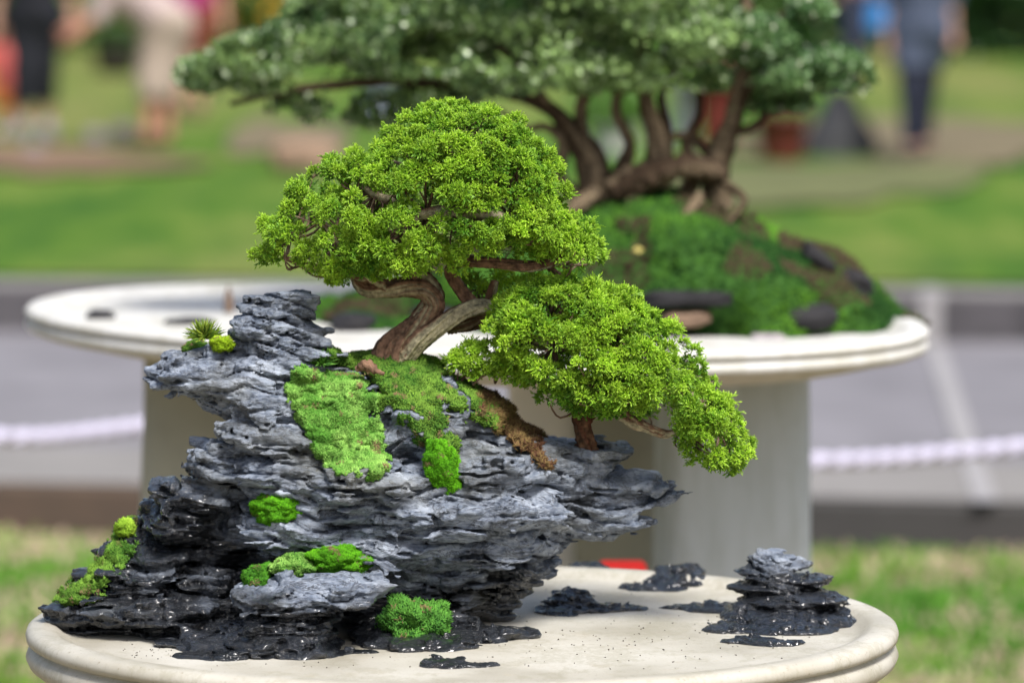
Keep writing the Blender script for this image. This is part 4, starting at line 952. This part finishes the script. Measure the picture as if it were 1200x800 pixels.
# ------------------------------------------------------------------ rope barrier
def rope(name, pts, r_, label):
    V, F, c, F3 = tube(pts, [r_] * len(pts), sides=20, per=40, lobe=0)
    V = V.copy(); n = (len(V) - 2) // 20
    cc = crom(pts, 40)
    for i in range(n):
        for k in range(20):
            j = i * 20 + k; d_ = V[j] - cc[i]; a_ = k / 20 * 2 * math.pi + i * .30
            V[j] = cc[i] + d_ * (1 + .34 * math.cos(3 * a_))
    return tag(mesh(name, V, F, M['rope'], None, F3=F3), label, 'rope', 'white barrier ropes')
RY = 9.6
rope('barrier_rope', [at(-500, 430, RY), at(-250, 495, RY), at(0, 512, RY), at(120, 505, RY), at(250, 484, RY), at(412, 440, RY)], .016, 'white twisted barrier rope hanging left of the rear table')
rope('barrier_rope', [at(428, 440, RY), at(600, 505, RY), at(760, 533, RY), at(955, 540, RY), at(1100, 532, RY), at(1260, 512, RY), at(1500, 440, RY)], .016, 'white twisted barrier rope hanging right of the rear table')

# ------------------------------------------------------------------ red stool under the rear table
M['red'] = plain('red_plastic', (.38, .012, .012), .5, .05, 5)
sc_ = at(730, 656, 5.95); st = thing('stool', (sc_[0], 5.95, 0), 'tall red plastic stool between the two cement tables', 'stool')
box('seat', (sc_[0], 5.95, sc_[2] - .02), (.07, .13, .02), M['red'], st)
for sx in (-1, 1):
    for sy in (-1, 1): box('leg', (sc_[0] + sx * .025, 5.95 + sy * .05, (sc_[2] - .03) / 2), (.018, .022, sc_[2] - .031), M['red'], st)

# ------------------------------------------------------------------ people far behind
def person(label, u, v, hgt, pose, garments, skin=(.42, .24, .17), hair=(.02, .015, .012), face=(0, -1), lean=0.0, hair_long=False, group='visitors on the far lawn'):
    """pose: joints in body units (height 1), x to the picture's right, y towards the camera negative"""
    p0 = on_z(u, v, ZL + .03); J = {k: np.array(a_, float) for k, a_ in pose.items()}
    root = thing('person', tuple(p0), label, 'person', group)
    W = lambda a_: p0 + np.array(a_) * hgt
    J = {k: W(a_) for k, a_ in J.items()}; H = hgt
    segs = [('pelvis', 'chest', .085, .095), ('chest', 'neck', .095, .045), ('neck', 'head', .032, .03),
            ('chest', 'shL', .07, .045), ('chest', 'shR', .07, .045), ('shL', 'elL', .034, .026), ('elL', 'haL', .026, .017), ('shR', 'elR', .034, .026), ('elR', 'haR', .026, .017),
            ('pelvis', 'hipL', .08, .062), ('pelvis', 'hipR', .08, .062), ('hipL', 'knL', .058, .036), ('knL', 'anL', .038, .022), ('hipR', 'knR', .058, .036), ('knR', 'anR', .038, .022),
            ('anL', 'toL', .024, .018), ('anR', 'toR', .024, .018)]
    def body(p, names=None, inf=0.0):
        d = np.full(len(p), 10.0)
        for a_, b_, ra, rb in segs:
            if names and (a_, b_) not in names: continue
            d = smin(d, capsule(p, J[a_], J[b_], ra * H + inf, rb * H + inf), .03 * H)
        if not names:
            d = smin(d, ell(p, J['head'], np.array([.048, .056, .068]) * H), .012 * H)
            fx = np.array([face[0], face[1], 0.]) * H; 
            d = smin(d, ell(p, J['head'] + fx * .056 + [0, 0, -.006 * H], np.array([.009, .014, .014]) * H), .006 * H)     # nose
            for s1 in (-1, 1):
                ear = J['head'] + np.array([-face[1], face[0], 0]) * s1 * .048 * H; d = smin(d, ell(p, ear, np.array([.01, .01, .018]) * H), .004 * H)
            for s1, hn, el in ((-1, 'haL', 'elL'), (1, 'haR', 'elR')):
                dv = J[hn] - J[el]; dv /= np.linalg.norm(dv); sd_ = np.cross(dv, [face[0], face[1], 0.3]); sd_ /= np.linalg.norm(sd_) + 1e-9
                d = smin(d, capsule(p, J[hn], J[hn] + dv * .045 * H, .018 * H, .02 * H), .008 * H)
                for f in range(4):
                    b0 = J[hn] + dv * .05 * H + sd_ * (f - 1.5) * .0105 * H; d = np.minimum(d, capsule(p, b0, b0 + dv * (.042 - .004 * abs(f - 1.3)) * H, .0055 * H, .0045 * H))
                d = np.minimum(d, capsule(p, J[hn] + dv * .015 * H - sd_ * .016 * H, J[hn] + dv * .045 * H - sd_ * .034 * H, .0065 * H, .005 * H))
        return d
    al = np.array(list(J.values())); lo_ = al.min(0) - .13 * H; hi_ = al.max(0) + .13 * H; lo_[2] = p0[2] - .02
    hh = .011 * H
    V, F = polygonize(lambda p: body(p), lambda p: body(p), lo_, hi_, hh, .05)
    def put(name, V, F, col, rough=.8, var=.1):
        n_, _ = vnormals(V, F)
        if (n_ * (V - V.mean(0))).sum(1).mean() < 0: F = F[:, ::-1].copy()
        return mesh(name, V, F, plain(name + '_cloth', col, rough, var, 6), root)
    put('body', V, F, skin, .6)
    # hair
    hc_ = J['head'] + np.array([-face[0] * .012, -face[1] * .012, .012]) * H
    def hf(p):
        d = ell(p, hc_, np.array([.056, .064, .068]) * H); cutc = J['head'] + np.array([face[0] * .06, face[1] * .06, -.03]) * H
        d = np.maximum(d, -ell(p, cutc, np.array([.05, .05, .055]) * H))
        if hair_long: d = smin(d, capsule(p, hc_, hc_ + np.array([-face[0] * .05, -face[1] * .05, -.13]) * H, .05 * H, .03 * H), .02 * H)
        return d
    V, F = polygonize(hf, hf, hc_ - .2 * H, hc_ + .2 * H, hh, .04); put('hair', V, F, hair, .5)
    for (nm, col, names, inf, zmin, zmax, flare) in garments:
        def gf(p, names=names, inf=inf, zmin=zmin, zmax=zmax, flare=flare):
            d = body(p, names, inf * H)
            if flare:
                a_ = J['pelvis'] + [0, 0, .04 * H]; b_ = np.array([(J['knL'][0] + J['knR'][0]) / 2, (J['knL'][1] + J['knR'][1]) / 2, p0[2] + zmin * H])
                d = smin(d, capsule(p, a_, b_, .075 * H, flare * H), .03 * H)
            d = np.maximum(d, p0[2] + zmin * H - p[:, 2]); return np.maximum(d, p[:, 2] - p0[2] - zmax * H) + .004 * H * N(p[:, 0] * 9 / H, p[:, 1] * 9 / H, p[:, 2] * 3 / H)
        if nm == 'shoes':
            for one in SHOES:
                g1_ = lambda p, one=one: np.maximum(body(p, [one], inf * H), p0[2] - p[:, 2])
                V, F = polygonize(g1_, g1_, lo_, hi_, hh * .7, .04); put('shoe', V, F, col)
            continue
        V, F = polygonize(gf, gf, lo_, hi_, hh, .05); put(nm, V, F, col)
    return root
LEGS = [('hipL', 'knL'), ('knL', 'anL'), ('hipR', 'knR'), ('knR', 'anR'), ('pelvis', 'hipL'), ('pelvis', 'hipR')]
TOP = [('pelvis', 'chest'), ('chest', 'neck'), ('chest', 'shL'), ('chest', 'shR'), ('shL', 'elL'), ('shR', 'elR'), ('pelvis', 'hipL'), ('pelvis', 'hipR')]
UL = [('hipL', 'knL'), ('hipR', 'knR')]
SHOES = [('anL', 'toL'), ('anR', 'toR')]
def stand(w_=.05, step=0.0, arm=.16, f=-1):
    return dict(pelvis=(0, 0, .53), chest=(0, 0, .72), neck=(0, 0, .84), head=(0, -.01, .93), shL=(-.1, 0, .81), shR=(.1, 0, .81), elL=(-arm + .01, .01, .63), haL=(-arm, -.03, .49), elR=(arm - .01, .01, .63), haR=(arm, -.03, .49),
                hipL=(-.05, 0, .51), hipR=(.05, 0, .51), knL=(-w_, -step * .5, .28), anL=(-w_ - .01, -step, .035), knR=(w_ * .8, step * .4, .28), anR=(w_, step, .035), toL=(-w_ - .015, -step + .09 * f, .018), toR=(w_, step + .09 * f, .018))
person('person in long slate grey shirt and slim black trousers walking on the lawn at right', 1076, 187, 1.62, stand(.035, .12, .125), [('trousers', (.012, .015, .03), LEGS, .007, .07, .55, 0), ('shirt', (.06, .075, .12), TOP + UL, .022, .36, .87, .0), ('shoes', (.05, .035, .03), SHOES, .008, 0, .06, 0)])
person('distant person in dark blue trousers and pink top left of the grey shirt', 1004, 72, 1.62, stand(.03, .05, .13, 1), [('trousers', (.03, .035, .07), LEGS, .016, .06, .55, 0), ('top', (.5, .28, .3), TOP, .012, .45, .87, 0), ('shoes', (.05, .04, .04), SHOES, .008, 0, .05, 0)], face=(0, 1))
person('person in wide black trousers and black top at the left edge', 42, 158, 1.66, stand(.04, .06, .17), [('trousers', (.008, .009, .014), LEGS, .024, .13, .57, 0), ('top', (.01, .01, .015), TOP, .012, .5, .87, 0), ('shoes', (.2, .2, .22), SHOES, .01, 0, .06, 0)])
person('toddler in a coral top and orange shorts beside the black trousers', 8, 158, .84, {**stand(.05, .02, .2), 'head': (0, -.01, .88), 'neck': (0, 0, .76), 'chest': (0, 0, .64), 'shL': (-.11, 0, .72), 'shR': (.11, 0, .72), 'pelvis': (0, 0, .45), 'hipL': (-.05, 0, .43), 'hipR': (.05, 0, .43)},
       [('shorts', (.45, .14, .03), LEGS, .03, .22, .45, 0), ('top', (.5, .1, .09), [('pelvis', 'chest'), ('chest', 'neck'), ('chest', 'shL'), ('chest', 'shR'), ('shL', 'elL'), ('shR', 'elR')], .035, .36, .76, 0), ('shoes', (.5, .4, .45), SHOES, .012, 0, .07, 0)])
bend = stand(.03, .03, .2)
bend.update(pelvis=(.03, 0, .53), chest=(-.13, -.02, .66), neck=(-.23, -.03, .71), head=(-.31, -.04, .75), shL=(-.18, -.1, .68), shR=(-.19, .07, .69), elL=(-.24, -.12, .55), haL=(-.33, -.14, .48), elR=(-.26, .08, .56), haR=(-.36, .04, .5), hipL=(.0, 0, .51), hipR=(.07, 0, .51), toL=(-.12, .02, .018), toR=(-.05, .05, .018))
person('woman in a long beige skirt bending over the plants at the left', 186, 172, 1.6, bend, [('skirt', (.36, .29, .24), LEGS, .02, .2, .58, .05), ('blouse', (.42, .33, .32), TOP[:4] + TOP[4:6], .014, .5, .95, 0), ('shoes', (.1, .05, .04), SHOES, .008, 0, .05, 0)], face=(-1, 0), skin=(.42, .2, .14))
person('distant person in a magenta top and red skirt behind the beige skirt', 224, 135, 1.6, stand(.04, .03, .16), [('skirt', (.2, .04, .03), LEGS, .02, .34, .56, .08), ('top', (.28, .03, .14), TOP, .014, .5, .87, 0), ('shoes', (.1, .05, .04), SHOES, .008, 0, .05, 0)])
M['bluebag'] = plain('blue_cloth', (.03, .2, .5), .6, .1, 5)
q = on_z(1032, 187, ZL + .03); bgp = np.array([at(1030, 20, q[1])[0], q[1], at(1030, 20, q[1])[2]])
bag = thing('shoulder_bag', tuple(bgp), 'bright blue bag carried at the side of the person in the slate grey shirt', 'bag')
box('pouch', bgp, (.16, .1, .2), M['bluebag'], bag, bev=.03, taper=.85)
tube_obj('strap', [bgp + [-.05, 0, .1], bgp + [.0, 0, .32], bgp + [.1, 0, .5], bgp + [.07, 0, .1]], [.01] * 4, M['bluebag'], bag, sides=8)

# ------------------------------------------------------------------ things on the far lawn
def pot(label, u, v, w_, h_, col, plant=None, name='plant_pot', group='pots on the far lawn', sq=False):
    p = on_z(u, v, ZL + .03); s = p[1] / 4800; r_ = w_ * s / 2; hh = h_ * s
    root = thing(name, tuple(p), label, 'pot', group); prof = [(r_ * .25, p[2]), (r_ * .1, p[2] + hh * .5), (0.0, p[2] + hh * .88), (-r_ * .06, p[2] + hh * .885), (-r_ * .06, p[2] + hh), (r_ * .1, p[2] + hh), (r_ * .14, p[2] + hh * .9)]
    m_ = plain('pot_glaze', col, .5, .15, 3)
    oval_sweep('vessel', p[0], p[1], r_, r_, 0, prof, m_, root, 32, fill_top=True)
    if plant:
        n = 1500; qv = rng.normal(size=(n, 3)); qv /= np.linalg.norm(qv, axis=1, keepdims=True); qv *= rng.uniform(.4, 1, (n, 1))
        P = np.array(p) + [0, 0, hh + plant[0] * .8] + qv * [plant[1], plant[1], plant[0]]; w2 = rng.random(n)[:, None]
        col2 = np.array(plant[2]) * (1 - w2) + np.array(plant[3]) * w2
        V, F, c = blades(P, rng.normal(size=(n, 3)) + [0, 0, .5], .06, .018, col2, col2); mesh('foliage', V, F, M['leaf2'], root, c, smooth=False)
    return root
g1, g2 = (.03, .08, .02), (.12, .24, .05)
pot('square shouldered red brown pot right of the old bonsai trunks', 916, 188, 62, 54, (.10, .022, .015), None)
pot('tall red pot seen between the old bonsai trunks', 842, 170, 52, 88, (.12, .022, .016), (.2, .22, g1, g2))
pot('tall pale grey pot left of the tall red one', 803, 168, 30, 74, (.4, .4, .46), None)
pot('white tub seen under the arch of the old bonsai trunks', 722, 178, 60, 30, (.6, .56, .56), (.18, .3, g2, (.2, .4, .08)))
pot('dark brown tub on the lawn beside the bending woman', 136, 88, 56, 34, (.03, .025, .022), (.3, .3, g1, g2))
pot('blue grey pot behind the left limb of the old bonsai', 445, 140, 42, 42, (.35, .38, .5), (.2, .25, g1, g2))
lump('boulder', on_z(355, 186, ZL + .1), (.2, .16, .13), M['brown_stone'], 'brown boulder on the lawn left of the old bonsai', 'boulder', seed=2)
lump('boulder', on_z(985, 184, ZL + .02), (.25, .2, .46), plain('charcoal_stone', (.05, .05, .055), .8, .3, 5), 'steep charcoal boulder beside the red brown pot', 'boulder', seed=12, flat=1.25)
for (u, v, r_, lab) in [(112, 162, .07, 'small grey violet stone on the edge of the earth bed'), (143, 158, .08, 'pinkish pale stone behind the earth bed'), (60, 156, .05, 'small pale pink stone near the black trousers'), (40, 176, .06, 'whitish stone on the earth bed in front of the black trousers')]:
    lump('garden_stone', on_z(u, v, ZL + .07), (r_, r_, r_ * .9), plain('violet_stone', (.22, .18, .21), .8, .2, 10), lab, 'stone', 'stones around the earth bed', seed=u)
def bush(label, x, y, w_, h_, n, pal, name='shrub', size=.13, group='shrubs along the back of the lawn', cat='shrub', flowers=None):
    root = thing(name, (x, y, ZL), label, cat, group)
    k = 9; P = []
    for i in range(k):
        c_ = np.array([x + random.uniform(-.75, .75) * w_, y + random.uniform(-.4, .4), ZL + h_ * random.uniform(.3, .75)]); q_ = rng.normal(size=(n // k, 3)); q_ /= np.linalg.norm(q_, axis=1, keepdims=True)
        P.append(c_ + q_ * rng.uniform(.6, 1, (n // k, 1)) * np.array([w_ * .4, .6, h_ * .33]))
    P.append(np.stack([rng.uniform(x - w_, x + w_, n // 3), rng.uniform(y - .5, y + .5, n // 3), ZL + rng.uniform(.02, .5 * h_, n // 3)], 1))
    P = np.concatenate(P); n = len(P); w2 = np.clip(rng.random(n) * .6 + .6 * N(P[:, 0] * 1.5, P[:, 1] * 1.5, P[:, 2] * 1.5) + .2, 0, 1)[:, None]
    col = np.array(pal[0]) * (1 - w2) + np.array(pal[1]) * w2
    if flowers: col = np.where((rng.random(n) < flowers[1])[:, None], np.array(flowers[0]), col)
    V, F, c = blades(P, rng.normal(size=(n, 3)) + [0, 0, .4], size, size * .3, col, col * 1.1); mesh('foliage', V, F, M['leaf2'], root, c, smooth=False)
    tubes_obj('stem', [([np.array([x + dx, y, ZL]), np.array([x + dx * 1.6, y, ZL + h_ * .35]), np.array([x + dx * 2.4, y, ZL + h_ * .7])], [.05, .035, .015]) for dx in (-.3, 0, .3)], M['bark'], root, sides=8, colA=BR, colB=BR2)
    return root
DG = [(.018, .05, .012), (.06, .17, .03)]; MG = [(.04, .10, .02), (.14, .28, .05)]
bush('tall dark green shrub at the far right end of the lawn', 6.6, 47, 1.5, 2.4, 9000, DG); bush('dark green shrub just right of the slate grey shirt', 4.4, 48, 1.2, 2.2, 7000, DG)
bush('mid green shrub behind the right tip of the old bonsai', 2.2, 50, 1.3, 2.0, 6000, MG); bush('broad dark shrub behind the crown of the old bonsai', 0.2, 49, 1.4, 2.2, 6000, DG)
bush('yellow flowering shrub behind the left tip of the old bonsai', -3.15, 47, .7, 1.3, 4000, DG, flowers=((.7, .4, .03), .25)); bush('dark shrub behind the magenta top', -2.0, 49, 1.0, 2.0, 5000, DG)
bush('pale green shrub above the paved path', -4.9, 50, .9, 1.8, 4500, [(.12, .24, .05), (.36, .5, .18)]); bush('dark shrub at the far left corner', -6.6, 48, 1.3, 2.0, 6000, DG)
